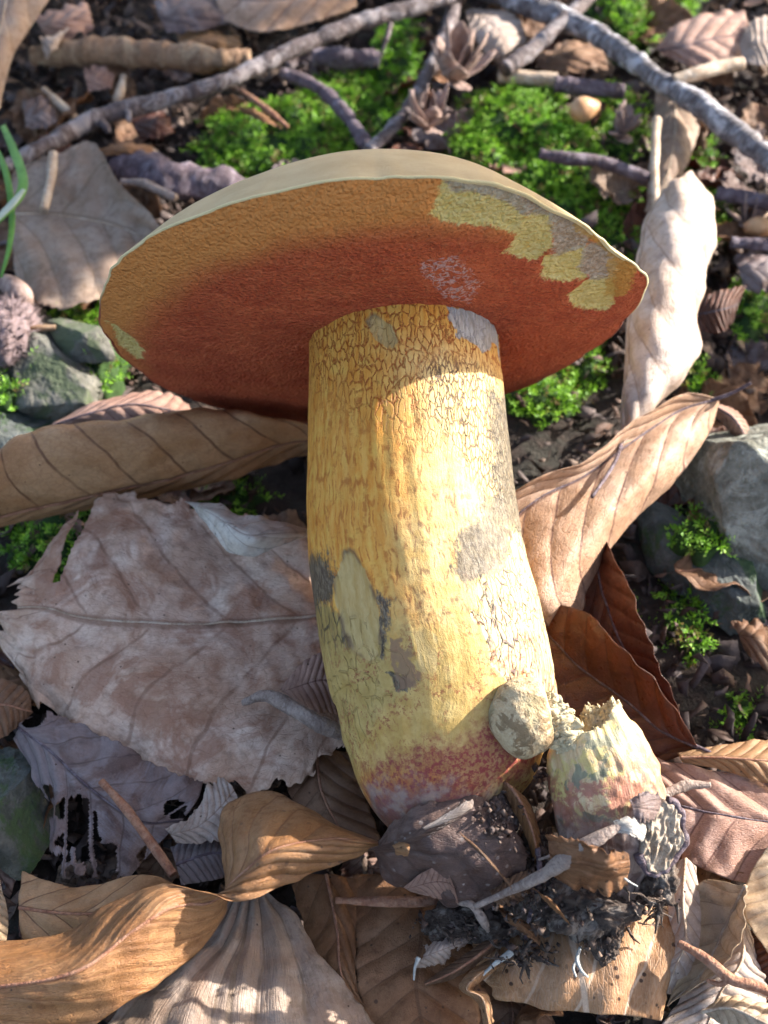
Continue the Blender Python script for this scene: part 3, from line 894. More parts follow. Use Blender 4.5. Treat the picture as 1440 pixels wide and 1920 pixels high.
leaf('curled_leaf', 'golden brown leaf twisted like a ribbon with a rounded end', [
    [(-60, 1770, .9), (-60, 1860, 1.9), (-60, 1990, 1.1)],
    [(110, 1755, 1.3), (130, 1830, 2.3), (120, 1950, 1.1)],
    [(215, 1690, 1.7), (235, 1760, 2.3), (235, 1880, 1.5)],
    [(300, 1658, 2.1), (315, 1705, 2.2), (330, 1815, 1.0)],
    [(370, 1670, 2.2), (395, 1690, 1.8), (425, 1712, 1.0)],
    [(450, 1690, 2.1), (445, 1640, 2.3), (412, 1600, 1.3)],
    [(545, 1652, 2.0), (510, 1590, 2.6), (415, 1515, 1.2)],
    [(625, 1622, 2.0), (600, 1572, 2.5), (500, 1482, 1.1)],
    [(690, 1597, 2.0), (670, 1575, 2.4), (620, 1545, 1.5)],
    [(722, 1585, 2.0), (722, 1583, 2.0), (720, 1580, 2.0)]], 'gold', nu=150, nv=50, veins=11, slant=3., pleat=.03, wilt=.05, rag=.03)
leaf('leaf', 'brown leaf with a sunlit corner behind the golden curled leaf', [
    [(40, 1632, .6), (36, 1700, .8), (46, 1795, .5)],
    [(110, 1657, .8), (110, 1710, 1.0), (110, 1790, .6)],
    [(190, 1655, .9), (190, 1710, 1.0), (190, 1780, .6)],
    [(270, 1640, 1.0), (280, 1690, 1.0), (290, 1765, .6)],
    [(360, 1670, .8), (360, 1700, .8), (365, 1750, .6)]], 'tan', rag=.05, veins=5)
leaf('pleated_leaf', 'pale brown pleated leaf under the golden curled leaf', [
    [(440, 1680, .6), (455, 1672, .6), (470, 1668, .6), (485, 1668, .6), (495, 1670, .6)],
    [(380, 1770, .6), (420, 1760, .8), (460, 1750, .8), (510, 1735, .7), (560, 1720, .5)],
    [(280, 1840, .6), (360, 1835, .9), (440, 1820, .9), (530, 1800, .8), (600, 1790, .5)],
    [(210, 1910, .6), (320, 1905, 1.0), (430, 1895, 1.0), (540, 1880, .9), (665, 1865, .5)],
    [(150, 2000, .6), (300, 1990, 1.0), (430, 1980, 1.0), (560, 1970, .9), (720, 1950, .5)]], 'grey', nu=90, nv=110, along=True, veins=2.6, slant=.5, pleat=.07, rag=.03, rib=False, wilt=.09)
leaf('leaf', 'dark brown leaf between the pleated leaf and the soil clump', [
    [(540, 1640, .1), (610, 1640, .3), (668, 1650, .2)],
    [(570, 1740, .1), (630, 1740, .4), (668, 1750, .3)],
    [(585, 1800, .1), (640, 1830, .4), (668, 1850, .3)],
    [(650, 1890, .0), (680, 1910, .2), (700, 1920, .1)]], 'darkspot', veins=5)
leaf('leaf', 'brown speckled leaf below the wet dark leaf and mycelium', [
    [(662, 1640, .2), (780, 1640, .3), (920, 1680, .2)],
    [(664, 1750, .3), (790, 1750, .4), (920, 1760, .3)],
    [(668, 1840, .3), (780, 1850, .5), (900, 1850, .3)],
    [(690, 1960, .1), (800, 1960, .4), (900, 1950, .2)]], 'darkspot', veins=6, rib=False)
leaf('spotted_leaf', 'orange brown leaf peppered with black specks below the soil clump', [
    [(870, 1730, .5), (970, 1690, .7), (1060, 1650, .8), (1150, 1620, .9), (1240, 1640, .8)],
    [(890, 1790, .6), (980, 1770, .9), (1070, 1750, 1.1), (1160, 1740, 1.1), (1258, 1730, .9)],
    [(910, 1840, .5), (1000, 1830, .9), (1090, 1830, 1.1), (1180, 1820, 1.1), (1264, 1800, .9)],
    [(930, 1868, .3), (1010, 1888, .6), (1100, 1898, .8), (1180, 1905, .9), (1242, 1914, .8)]], 'spot', nu=90, nv=90, along=True, veins=1.8, slant=1.2, pleat=.10, rag=.04, rib=False)
leaf('leaf', 'bleached lobed leaf touching the edge of the orange speckled leaf', [
    [(1262, 1622, .8), (1285, 1610, .9), (1305, 1625, .9)],
    [(1250, 1690, .9), (1280, 1690, 1.1), (1312, 1690, 1.)],
    [(1262, 1760, .9), (1285, 1765, 1.1), (1312, 1760, 1.)],
    [(1245, 1810, .8), (1265, 1815, 1.), (1297, 1810, .9)],
    [(1243, 1850, .6), (1250, 1862, .7), (1262, 1865, .6)]], 'white', rag=.07)
leaf('leaf', 'cream beech leaf folded along its midrib beside the bleached lobed leaf', [
    (1398, 1660, 1.6),
    [(1312, 1655, 1.0), (1365, 1720, .8), (1398, 1700, 1.6)],
    [(1300, 1740, 1.0), (1340, 1780, .8), (1388, 1765, 1.6)],
    [(1280, 1810, .9), (1308, 1835, .8), (1352, 1815, 1.4)],
    (1252, 1885, .7)], 'yellow', rag=.03, veins=7, pleat=.05)
leaf('leaf', 'bleached leaf between the cream folded leaf and the pink twig', [
    [(1370, 1720, .5), (1392, 1715, .6), (1405, 1740, .5)],
    [(1340, 1800, .4), (1390, 1800, .7), (1425, 1810, .5)],
    [(1280, 1870, .3), (1350, 1860, .6), (1440, 1860, .4)],
    [(1230, 1940, .2), (1320, 1930, .4), (1420, 1920, .3)]], 'white', rag=.05)
leaf('leaf', 'sunlit tan leaf with pointed tip under the pink twig', [
    (1316, 1897, .9),
    [(1360, 1868, 1.), (1370, 1890, 1.2), (1360, 1925, 1.)],
    [(1430, 1880, 1.), (1440, 1920, 1.3), (1430, 1960, 1.)],
    [(1500, 1900, 1.), (1510, 1950, 1.2), (1500, 2000, 1.)]], 'yellow', rag=.04)
leaf('leaf', 'broad flat pinkish leaf beside the young broken mushroom', [
    [(1180, 1400, .5), (1200, 1490, .6), (1250, 1600, .4)],
    [(1240, 1425, .7), (1280, 1510, .8), (1300, 1620, .6)],
    [(1330, 1440, .8), (1350, 1525, .9), (1370, 1650, .6)],
    [(1440, 1465, .7), (1450, 1540, .8), (1440, 1660, .5)],
    [(1540, 1490, .5), (1550, 1560, .6), (1540, 1660, .4)]], 'pink', nu=80, nv=60, veins=5, slant=-1.4, pleat=.07, rag=.02)
leaf('leaf', 'orange brown leaf strip lit by the sun above the broad pinkish leaf', [
    [(1270, 1412, .9), (1275, 1420, .9), (1280, 1430, .8)],
    [(1350, 1398, 1.0), (1355, 1420, 1.1), (1360, 1445, .9)],
    [(1440, 1385, 1.0), (1440, 1425, 1.1), (1440, 1470, .9)],
    [(1520, 1380, .9), (1520, 1425, 1.), (1520, 1480, .8)]], 'tan', rag=.08)
leaf('leaf', 'yellowish leaf margin overlapping the broad pinkish leaf', [
    [(1460, 1560, .9), (1500, 1560, .9), (1540, 1560, .9)],
    [(1405, 1640, .9), (1470, 1650, 1.), (1540, 1650, .9)],
    [(1395, 1710, .9), (1470, 1720, 1.), (1540, 1720, .9)],
    [(1440, 1790, .7), (1490, 1790, .7), (1540, 1790, .7)]], 'yellow', rag=.05)
leaf('leaf', 'small red brown leaf between the yellowish margin and the pink twig', [
    [(1400, 1745, .4), (1440, 1745, .5), (1490, 1745, .4)],
    [(1405, 1800, .4), (1450, 1800, .6), (1500, 1800, .4)],
    [(1430, 1860, .3), (1460, 1860, .4), (1500, 1860, .3)]], 'red', rag=.06)
leaf('cupped_leaf', 'dark red brown cupped leaf behind the young broken mushroom', [
    (1312, 1404, .9),
    [(1268, 1335, 1.6), (1240, 1372, .8), (1225, 1430, .4)],
    [(1212, 1262, 2.2), (1165, 1310, 1.0), (1130, 1410, .4)],
    [(1150, 1200, 2.3), (1095, 1260, 1.0), (1040, 1370, .4)],
    [(1100, 1150, 2.1), (1035, 1200, 1.1), (980, 1290, .5)],
    [(1040, 1130, 1.5), (1000, 1160, 1.), (950, 1220, .6)]], 'red', nu=80, nv=50, rag=.03, veins=7, stalk=[(1300, 1398, .9), (1325, 1408, 1.0), (1343, 1418, 1.0)])
leaf('cupped_leaf', 'dark brown leaf with a pale rim standing behind the dark red cupped leaf', [
    [(1135, 1010, 1.5), (1115, 1040, 1.), (1080, 1080, .5)],
    [(1178, 1100, 2.), (1135, 1130, 1.1), (1080, 1170, .5)],
    [(1212, 1190, 2.), (1170, 1220, 1.1), (1110, 1250, .5)],
    [(1243, 1262, 1.7), (1215, 1282, 1.), (1170, 1310, .5)],
    [(1280, 1350, 1.), (1265, 1352, .8), (1245, 1360, .5)]], 'red', nu=80, nv=50, rag=.03, veins=8)
leaf('beech_leaf', 'pinkish tan beech leaf with an orange rolled margin touching the stem', [
    [(1345, 746, 1.8), (1345, 748, 1.8), (1346, 750, 1.8), (1347, 752, 1.8), (1348, 756, 1.7)],
    [(1285, 738, 2.4), (1275, 770, 1.9), (1285, 790, 1.9), (1305, 805, 1.8), (1330, 812, 1.4)],
    [(1192, 785, 2.6), (1190, 825, 2.0), (1212, 852, 2.1), (1240, 878, 2.0), (1272, 893, 1.2)],
    [(1100, 860, 2.6), (1095, 893, 2.0), (1120, 932, 2.1), (1150, 968, 2.0), (1178, 988, 1.1)],
    [(1000, 900, 2.6), (1010, 935, 2.0), (1040, 1000, 2.1), (1080, 1050, 2.0), (1115, 1078, 1.1)],
    [(930, 955, 2.1), (940, 1000, 1.8), (980, 1070, 1.9), (1025, 1120, 1.9), (1085, 1150, 1.1)],
    [(890, 1050, 1.6), (915, 1090, 1.6), (955, 1130, 1.6), (995, 1160, 1.5), (1040, 1180, 1.1)]], 'pinkt', nu=120, nv=90, mid=1, veins=7, slant=2.2, pleat=.018, wilt=.04, rag=.02,
    stalk=[(1330, 752, 1.8), (1370, 738, 2.0), (1408, 718, 2.3)])
leaf('rolled_leaf', 'bleached leaf rolled into an upright sunlit tube beside the cap', [
    [(1240, 372, 1.6), (1245, 352, 2.4), (1272, 335, 2.9), (1293, 322, 2.7), (1310, 335, 1.9)],
    [(1215, 432, 1.6), (1210, 415, 2.4), (1258, 415, 3.2), (1310, 395, 3.0), (1340, 395, 2.0)],
    [(1200, 512, 1.6), (1196, 495, 2.4), (1245, 505, 3.2), (1305, 490, 3.0), (1338, 480, 2.0)],
    [(1185, 612, 1.6), (1180, 590, 2.3), (1225, 600, 3.0), (1288, 590, 2.8), (1312, 578, 1.9)],
    [(1178, 692, 1.5), (1174, 670, 2.1), (1215, 685, 2.7), (1275, 680, 2.5), (1308, 668, 1.7)],
    [(1172, 772, 1.4), (1169, 750, 2.0), (1190, 760, 2.4), (1218, 765, 2.3), (1243, 752, 1.7)],
    (1164, 838, 2.1)], 'white', nu=110, nv=70, mid=1, veins=6, slant=2.2, pleat=.07, wilt=.06, rag=.04,
    stalk=[(1164, 835, 2.1), (1150, 872, 2.2), (1110, 932, 2.4)])
leaf('leaf', 'flat tan leaf under the thick grey branch behind the rolled bleached leaf', [
    [(1232, 140, .4), (1265, 150, .6), (1312, 180, .4)],
    [(1225, 240, .4), (1265, 240, .8), (1310, 245, .5)],
    [(1218, 310, .5), (1255, 310, .9), (1292, 300, .6)],
    [(1210, 400, .5), (1232, 392, .7), (1258, 380, .5)]], 'grey', veins=6, rag=.04)
leaf('leaf', 'pinkish brown leaf beside the thick grey branch and its pale side stub', [
    [(1228, 90, .5), (1235, 95, .5), (1245, 105, .5)],
    [(1265, 50, .8), (1285, 85, 1.), (1300, 125, .8)],
    [(1330, 25, .9), (1345, 70, 1.1), (1350, 120, .9)],
    [(1395, 20, .9), (1405, 60, 1.), (1400, 105, .8)]], 'pink', veins=5, rag=.05)
leaf('leaf', 'bright bleached leaf beyond the pinkish brown leaf and the thick grey branch', [
    [(1385, 85, 1.), (1390, 100, 1.), (1395, 120, 1.)],
    [(1410, 40, 1.2), (1430, 80, 1.3), (1430, 122, 1.1)],
    [(1480, 20, 1.2), (1490, 70, 1.3), (1490, 110, 1.1)]], 'white', rag=.08, rib=False)
leaf('leaf', 'grey leaf with a curved lit edge overhanging the brown stick', [
    [(-90, -70, 2.), (20, -70, 2.4), (130, -60, 2.)],
    [(-90, 40, 2.), (0, 45, 2.4), (65, 40, 2.)],
    [(-90, 130, 2.), (-20, 130, 2.3), (22, 110, 2.)],
    [(-90, 220, 1.8), (-40, 220, 2.), (0, 205, 1.8)]], 'grey', rag=.02, veins=4)
leaf('leaf', 'grey tan leaf with wavy margin left of the cap below the twig', [
    [(30, 300, .8), (20, 350, .6), (20, 400, .4), (20, 450, .3), (30, 520, .2)],
    [(110, 285, 1.0), (110, 340, .8), (110, 400, .4), (105, 480, .6), (75, 573, .5)],
    [(172, 268, 1.2), (180, 340, .9), (190, 415, .5), (180, 490, .7), (150, 572, .6)],
    [(228, 345, 1.2), (235, 385, .9), (240, 430, .6), (230, 480, .7), (225, 545, .6)],
    [(308, 430, 1.2), (300, 445, .9), (295, 460, .6), (290, 490, .6), (285, 510, .5)]], 'grey', nu=80, nv=80, rag=.07, veins=4, pleat=.06)
leaf('leaf', 'pinkish leaf with dark slanting veins beyond the long lichened twig', [
    [(380, -60, .8), (400, -10, .9), (420, 40, .7)],
    [(480, -60, .9), (490, 0, 1.1), (490, 60, .8)],
    [(570, -60, .9), (575, -10, 1.1), (580, 45, .8)],
    [(660, -60, .8), (665, -20, .9), (670, 12, .7)]], 'pinkt', along=False, veins=5, slant=-1.2, rag=.03, rib=False)
leaf('leaf', 'small pale grey leaf with an orange edge between the forked twigs', [
    [(872, 20, .7), (880, 18, .7), (890, 16, .7)],
    [(885, 60, .8), (925, 50, 1.), (962, 30, .8)],
    [(910, 100, .7), (950, 90, .9), (986, 70, .7)],
    [(935, 118, .5), (950, 115, .6), (968, 108, .5)]], 'white', rag=.04, rib=False)
leaf('leaf', 'dark red leaf beside the rolled bleached leaf and the grey twig stubs', [
    [(1295, 565, .3), (1298, 590, .3), (1300, 620, .2)],
    [(1345, 545, .6), (1350, 580, .6), (1350, 625, .3)],
    [(1400, 535, .5), (1385, 570, .5), (1375, 605, .3)]], 'red', rag=.04)
leaf('leaf', 'pale pink curled leaf between the beech leaf stalk and the lichened stone', [
    [(1330, 770, .9), (1335, 760, 1.1), (1345, 755, .9)],
    [(1360, 800, .9), (1375, 785, 1.3), (1385, 775, .9)],
    [(1385, 835, .7), (1400, 825, .9), (1415, 820, .7)]], 'pink', rag=.04)
leaf('leaf', 'rusty leaf tip left of the large decayed leaf', [
    [(-60, 1270, .5), (-60, 1320, .6), (-60, 1400, .4)],
    [(10, 1275, .6), (5, 1320, .8), (0, 1385, .5)],
    [(50, 1300, .6), (45, 1330, .7), (30, 1365, .5)],
    (62, 1335, .5)], 'brown', rag=.05)
leaf('leaf', 'pale sunlit leaf edge beside the brown leaf with the sunlit corner', [
    [(-60, 1640, .8), (-30, 1635, .9), (0, 1650, .8)],
    [(-60, 1720, .8), (-25, 1720, .9), (16, 1720, .8)],
    [(-60, 1800, .7), (-30, 1800, .8), (8, 1795, .7)]], 'yellow', rag=.03, rib=False)
leaf('leaf', 'shaded brown leaf tucked between the stem foot and the golden curled leaf', [
    [(530, 1410, .3), (590, 1400, .4), (660, 1410, .3)],
    [(540, 1480, .4), (600, 1480, .6), (680, 1480, .4)],
    [(570, 1540, .5), (630, 1545, .7), (700, 1540, .5)],
    [(620, 1600, .4), (660, 1600, .5), (720, 1590, .4)]], 'brown', veins=6, rag=.04)
leaf('leaf', 'brown leaf with purple sheen under the whitish scrap', [
    [(320, 1590, .4), (330, 1620, .5), (340, 1660, .4)],
    [(380, 1560, .5), (390, 1600, .6), (400, 1650, .4)],
    [(430, 1555, .5), (440, 1600, .6), (440, 1640, .4)]], 'plum', rag=.06)

for lab, mt_, rows in [
    ('mauve pink leaf piece between the overhanging grey leaf and the brown stick', 'pink', [[(60, 30, .6), (75, 50, .7), (90, 75, .6)], [(110, 15, .7), (120, 40, .9), (135, 70, .7)], [(165, 5, .6), (170, 30, .7), (175, 55, .6)]]),
    ('bluish grey leaf beyond the brown stick near the pinkish veined leaf', 'plum', [[(290, 5, .6), (300, 35, .7), (315, 65, .6)], [(350, -10, .7), (365, 25, .9), (380, 55, .7)], [(440, -10, .6), (440, 15, .7), (450, 40, .6)]]),
    ('orange pink leaf chip under the long twig below the brown stick', 'pink', [[(155, 130, .5), (160, 150, .6), (165, 172, .5)], [(185, 122, .6), (190, 145, .7), (195, 165, .6)], [(215, 140, .5), (213, 152, .5), (210, 165, .5)]]),
    ('plum leaf piece lying above the start of the long twig', 'plum', [[(40, 190, .5), (45, 215, .6), (50, 245, .5)], [(75, 180, .6), (80, 210, .7), (85, 240, .6)], [(105, 200, .5), (105, 215, .5), (108, 230, .5)]]),
    ('rust red leaf in the hollow under the middle of the long twig', 'red', [[(240, 215, .3), (250, 235, .3), (262, 265, .2)], [(280, 205, .4), (290, 230, .5), (300, 262, .3)], [(320, 215, .3), (320, 230, .3), (325, 250, .2)]]),
    ('pinkish brown leaf in the hollow below the twig fork', 'brown', [[(1000, 105, .2), (1010, 120, .3), (1020, 140, .2)], [(1060, 80, .3), (1075, 105, .5), (1085, 135, .3)], [(1130, 90, .2), (1135, 112, .3), (1140, 135, .2)]]),
    ('orange lit leaf margin under the mauve twig end', 'gold', [[(445, 200, .4), (450, 205, .4), (455, 212, .4)], [(480, 205, .6), (485, 215, .7), (490, 228, .6)], [(525, 235, .4), (527, 238, .4), (530, 242, .4)]]),
    ('rusty torn leaf at the head of the rotten bark piece', 'gold', [[(185, 280, .8), (190, 285, .8), (195, 292, .8)], [(230, 268, .9), (235, 278, 1.), (240, 290, .9)], [(285, 275, .8), (287, 280, .8), (290, 288, .8)]]),
    ('plum grey leaf beside the dark horizontal twig', 'plum', [[(1375, 480, .3), (1385, 505, .4), (1395, 540, .3)], [(1420, 470, .4), (1430, 505, .6), (1435, 550, .4)], [(1480, 480, .3), (1480, 510, .4), (1480, 545, .3)]]),
    ('brown leaf hanging in the shade below the mossy stone', 'brown', [[(1370, 1170, .2), (1385, 1190, .3), (1395, 1220, .2)], [(1405, 1160, .3), (1420, 1200, .5), (1430, 1250, .3)], [(1440, 1180, .2), (1455, 1230, .3), (1460, 1290, .2)]]),
    ('tan leaf under the peeling brown stick', 'tan', [[(330, 60, .3), (335, 75, .4), (340, 90, .3)], [(390, 55, .4), (400, 75, .6), (405, 92, .4)], [(450, 70, .3), (452, 80, .3), (455, 92, .3)]]),
    ('pale grey torn leaf hanging on the end of the brown stick', 'white', [[(75, 75, 1.2), (80, 85, 1.2), (85, 110, 1.1)], [(100, 65, 1.2), (100, 80, 1.3), (95, 100, 1.2)], [(130, 48, 1.1), (128, 56, 1.1), (120, 66, 1.1)]]),
    ('dark red leaf below the pale bent root tip', 'red', [[(470, 1400, .2), (500, 1420, .3), (520, 1450, .2)], [(530, 1380, .3), (555, 1420, .4), (570, 1460, .3)], [(610, 1390, .2), (620, 1420, .3), (625, 1450, .2)]])]:
    leaf('leaf_fragment', lab, rows, mt_, rib=False, rag=.2, wilt=.1, veins=3, nu=40, nv=28)

# filler leaves: prototypes copied over the litter
def proto_leaf(name, mat, L, Wd, curl, bend, seed, label, cut=1.):
    rows = []
    for s in np.linspace(0, cut, 7):
        wd = Wd * (math.sin(math.pi * min(1, .03 + .97 * s)) ** .75) + .02
        row = []
        for t in (-1, -.5, 0, .5, 1):
            ang = t * curl
            x = wd * (math.sin(ang) / max(curl, .01))
            z = wd * ((1 - math.cos(ang)) / max(curl, .01)) + bend * math.sin(math.pi * s) * L * .3
            row.append((L * (s - .5), x, z))
        rows.append(row)
    A, lf, N, mid, K = leaf_surface(np.array(rows), 30, 20, None, 8, 1.6, .03, .26, .30, False, seed)
    o = mk(name, A.reshape(-1, 3), grid(30, 20), LM[mat], None, {'lf': lf.reshape(-1, 3)}, origin=(0, 0, 0))
    md = o.modifiers.new('thickness', 'SOLIDIFY')
    md.thickness = .018 * CM
    md.offset = 0
    c = A[:, 10]
    tube('midrib', c[::3], np.linspace(.03, .012, len(c[::3])), RIBM[mat], o, 20, 5)
    return tag(o, label, 'leaf', 'loose leaves in the litter')

def copy_tree(o, parent=None):
    c = o.copy()
    col.objects.link(c)
    c.parent = parent
    for ch in [k for k in col.objects if k.parent == o]:
        d = ch.copy()
        col.objects.link(d)
        d.parent = c
    return c

PROTOS = [proto_leaf('leaf_fragment', *a) for a in (
    ('brown', 3.4, 1.0, .5, .1, 5, 'brown curled leaf piece among the loose litter'),
    ('plum', 2.4, .9, .35, -.1, 6, 'plum grey leaf piece among the loose litter', .7),
    ('red', 2.8, .8, .7, .05, 7, 'dark red leaf piece among the loose litter'),
    ('pink', 2.2, .8, .4, .1, 8, 'pinkish leaf piece among the loose litter', .6),
    ('grey', 2.6, .9, .6, .1, 9, 'greyish leaf piece among the loose litter', .8),
    ('darkspot', 4.2, 1.3, .5, .15, 10, 'dark brown speckled leaf among the loose litter'))]

def scatter():
    used = set()
    r = random.Random(12)
    n = 0
    tries = 0
    while n < 285 and tries < 4000:
        tries += 1
        x, y = r.uniform(-60, 1500), r.choice((r.uniform(-80, 560), r.uniform(-80, 1980)))
        if n >= 240:
            x, y = r.choice((r.uniform(-500, -60), r.uniform(1500, 1950))), r.uniform(-80, 2100)
        p = at(x, y, -.3)
        if 120 < x < 1150 and 560 < y < 800:
            continue
        k = r.choice((0, 0, 1, 1, 2, 3, 4, 5))
        if y < 560 and r.random() < .4:
            k = r.choice((1, 2, 0))
        big = y > 900
        o = PROTOS[k]
        if k in used:
            o = copy_tree(PROTOS[k])
        used.add(k)
        z = float(gz(p[0], p[1])) + (r.uniform(.1, 1.1) if y < 560 else r.uniform(.08, .4))
        o.location = Vector((p[0], p[1], z)) * CM
        o.rotation_euler = (r.uniform(-.5, .5), r.uniform(-.45, .45), r.uniform(0, 6.28))
        s = r.uniform(.45, 1.0) * (1.0 if big else .85)
        o.scale = (s, s, s)
        look = o['label'].split(' lying ')[0].split(' among ')[0]
        if not look.startswith(('small', 'broad')):
            look = ('small ' if s < .62 else 'broad ' if s > .85 else '') + look
        o['label'] = look + ' lying ' + zone(x, y)
        n += 1

def zone(x, y):
    if y < 150 and x < 700:
        return 'beyond the long lichened twig'
    if y < 560:
        return 'near the grey tan leaf' if x < 400 else 'in the moss behind the cap' if x < 1200 else 'near the thick grey branch'
    if y < 1100:
        return 'under the rolled tan leaf' if x < 650 else 'beside the lichened stone'
    if y < 1400:
        return 'under the large decayed leaf' if x < 700 else 'behind the dark red cupped leaf'
    return 'around the golden curled leaf' if x < 650 else 'below the stem foot clump' if x < 1200 else 'under the bleached leaves'

scatter()

# ------------------------------------------------------------------ twigs
def twig(label, pts, rp, mat, name='twig', n=110, seg=14, bump=.25, bs=2.2, ring=.10, stubs=(), group=None, seed=3, flat=1.):
    P = px(*pts)
    o = tube(name, P, [pr(p, r) for p, r in zip(P, rp)], BK[mat], None, n, seg, bump, bs, ring, seed, flat)
    tag(o, label, 'twig', group)
    for sp, sr in stubs:
        Q = px(*sp)
        tube('side_shoot', Q, [pr(q, r) for q, r in zip(Q, sr)], BK[mat], o, 30, 10, .25, 3., .1, seed + 4)
    return o

twig('long lichened grey twig lying from the grass blade past the brown stick', [(10, 312, .9), (90, 270, 1.), (180, 222, 1.), (300, 188, 1.1), (400, 160, 1.2), (480, 125, 1.2), (560, 88, 1.3), (680, 40, 1.4), (800, 8, 1.4), (900, -25, 1.4)],
     [13, 15, 17, 16, 15, 16, 15, 15, 14, 13], 'grey', n=220, stubs=[(((185, 222, 1.), (200, 240, 1.), (205, 250, .9)), (10, 8, 5)), (((235, 200, 1.), (240, 212, 1.1), (242, 228, 1.)), (9, 7, 4)), (((735, 30, 1.3), (725, 70, 1.), (712, 110, .5)), (7, 5, 3))])
twig('thick grey branch painted lighter as sunlit with a pale side stub', [(880, -40, .9), (980, 5, 1.), (1070, 40, 1.1), (1150, 85, 1.2), (1235, 150, 1.3), (1310, 195, 1.3), (1380, 250, 1.3), (1460, 310, 1.3), (1560, 390, 1.2)],
     [26, 23, 21, 20, 20, 22, 23, 23, 23], 'greylit', 'branch', n=180, seg=18)
twig('pale cut stub leaning on the thick grey branch', [(1262, 152, 1.5), (1300, 140, 1.6), (1345, 128, 1.6), (1392, 118, 1.6)], [13, 13, 13, 12], 'straw', 'stub', n=40, ring=.03)
twig('grey knobbly twig dropping from the long twig towards the cap', [(855, -20, 1.0), (845, 40, 1.), (815, 110, .9), (780, 180, .8), (740, 235, .8), (690, 285, .7)], [13, 14, 13, 13, 13, 14], 'grey', ring=.14)
twig('thin mauve twig slanting into the moss to meet the knobbly twig', [(530, 138, .7), (590, 160, .7), (640, 205, .7), (690, 275, .7)], [11, 12, 13, 14], 'dark', ring=.16)
twig('mauve grey twig crossing under the thick grey branch fork', [(945, 130, .9), (1000, 90, 1.), (1060, 35, 1.2), (1120, -20, 1.2)], [16, 15, 14, 14], 'grey')
twig('short dark twig lying on the bright moss behind the cap', [(1012, 288, .9), (1070, 298, .9), (1130, 305, .8), (1215, 335, .5)], [11, 13, 12, 12], 'dark', n=60)
twig('straw coloured stem lying across the moss below the twig fork', [(935, 145, .5), (990, 146, .6), (1045, 150, .6)], [13, 14, 13], 'straw', n=50, ring=.04)
twig('dark slate twig beyond the straw coloured stem', [(1040, 158, .6), (1100, 165, .6), (1170, 172, .5)], [15, 15, 13], 'dark', n=50)
twig('peeling brown stick with a pale broken end behind the long twig', [(60, 105, .5), (150, 98, .7), (240, 98, .8), (330, 104, .8), (400, 112, .8), (470, 112, .7)], [16, 24, 25, 25, 24, 20], 'brown', 'stick', n=120, seg=18, bump=.3)
twig('slate grey stick beside the moss under the long twig', [(590, 108, .3), (650, 110, .4), (710, 112, .3)], [18, 20, 16], 'dark', 'stick', n=60)
twig('ridged dark piece of rotten bark left of the cap', [(190, 300, .3), (260, 318, .6), (350, 338, .7), (430, 350, .6), (500, 365, .3)], [26, 36, 38, 34, 24], 'dark', 'bark_piece', n=110, seg=30, bump=.55, bs=1.6, ring=.05, flat=.6)
twig('small pinkish twig below the rotten bark piece', [(228, 342, 1.), (270, 345, 1.1), (330, 372, 1.)], [7, 8, 8], 'root', n=40)
twig('bluish twig stub right of the rolled bleached leaf', [(1345, 362, .6), (1390, 370, .7), (1470, 388, .6)], [13, 14, 13], 'dark', n=50)
twig('dark horizontal twig below the bluish stub', [(1370, 455, .5), (1420, 458, .5), (1490, 462, .5)], [12, 13, 12], 'dark', n=50)
twig('pale upright stalk before the flat tan leaf', [(1232, 225, 1.2), (1228, 300, 1.3), (1230, 395, 1.2)], [9, 8, 8], 'straw', n=50, ring=.03)
twig('pinkish twig with a forked tip among the bleached leaves', [(1272, 1768, 1.3), (1320, 1795, 1.4), (1370, 1835, 1.4), (1420, 1850, 1.4), (1500, 1885, 1.3)], [7, 9, 10, 10, 10], 'reddish', n=60,
     stubs=[(((1370, 1835, 1.4), (1350, 1845, 1.3), (1325, 1838, 1.2)), (6, 5, 3))])
twig('thin orange leaf stalk crossing the plum grey leaf skeleton', [(190, 1465, 1.1), (235, 1515, 1.1), (290, 1590, 1.), (325, 1640, .9)], [7, 8, 9, 9], 'reddish', 'leaf_stalk', n=40, ring=.03)
twig('pale bent root tip on the decayed leaf beside the stem', [(455, 1318, 1.1), (500, 1305, 1.3), (560, 1335, 1.4), (605, 1360, 1.4), (640, 1375, 1.2)], [6, 13, 15, 15, 14], 'root', 'root_tip', n=60)
twig('thin brown stick half hidden below the wet dark leaf', [(630, 1688, .7), (700, 1690, .8), (790, 1690, .7), (840, 1680, .6)], [6, 9, 10, 8], 'reddish', n=50)
twig('pale leaf stalk lying left of the grey tan leaf', [(100, 290, .9), (95, 340, .9), (82, 395, .8)], [9, 9, 8], 'straw', 'leaf_stalk', n=30, ring=.03)
twig('pale splinter lying among bark bits below the brown stick', [(82, 170, .4), (110, 195, .5), (140, 220, .4)], [8, 9, 8], 'straw', 'splinter', n=30)
twig('pale upright splinter beside the long lichened twig', [(232, 145, .4), (225, 175, .5), (215, 190, .4)], [7, 9, 7], 'straw', 'splinter', n=30)
twig('thin brown needle lying on the moss near the mauve twig', [(450, 168, .5), (500, 205, .6), (540, 238, .5)], [5, 6, 4], 'reddish', 'needle', n=30)

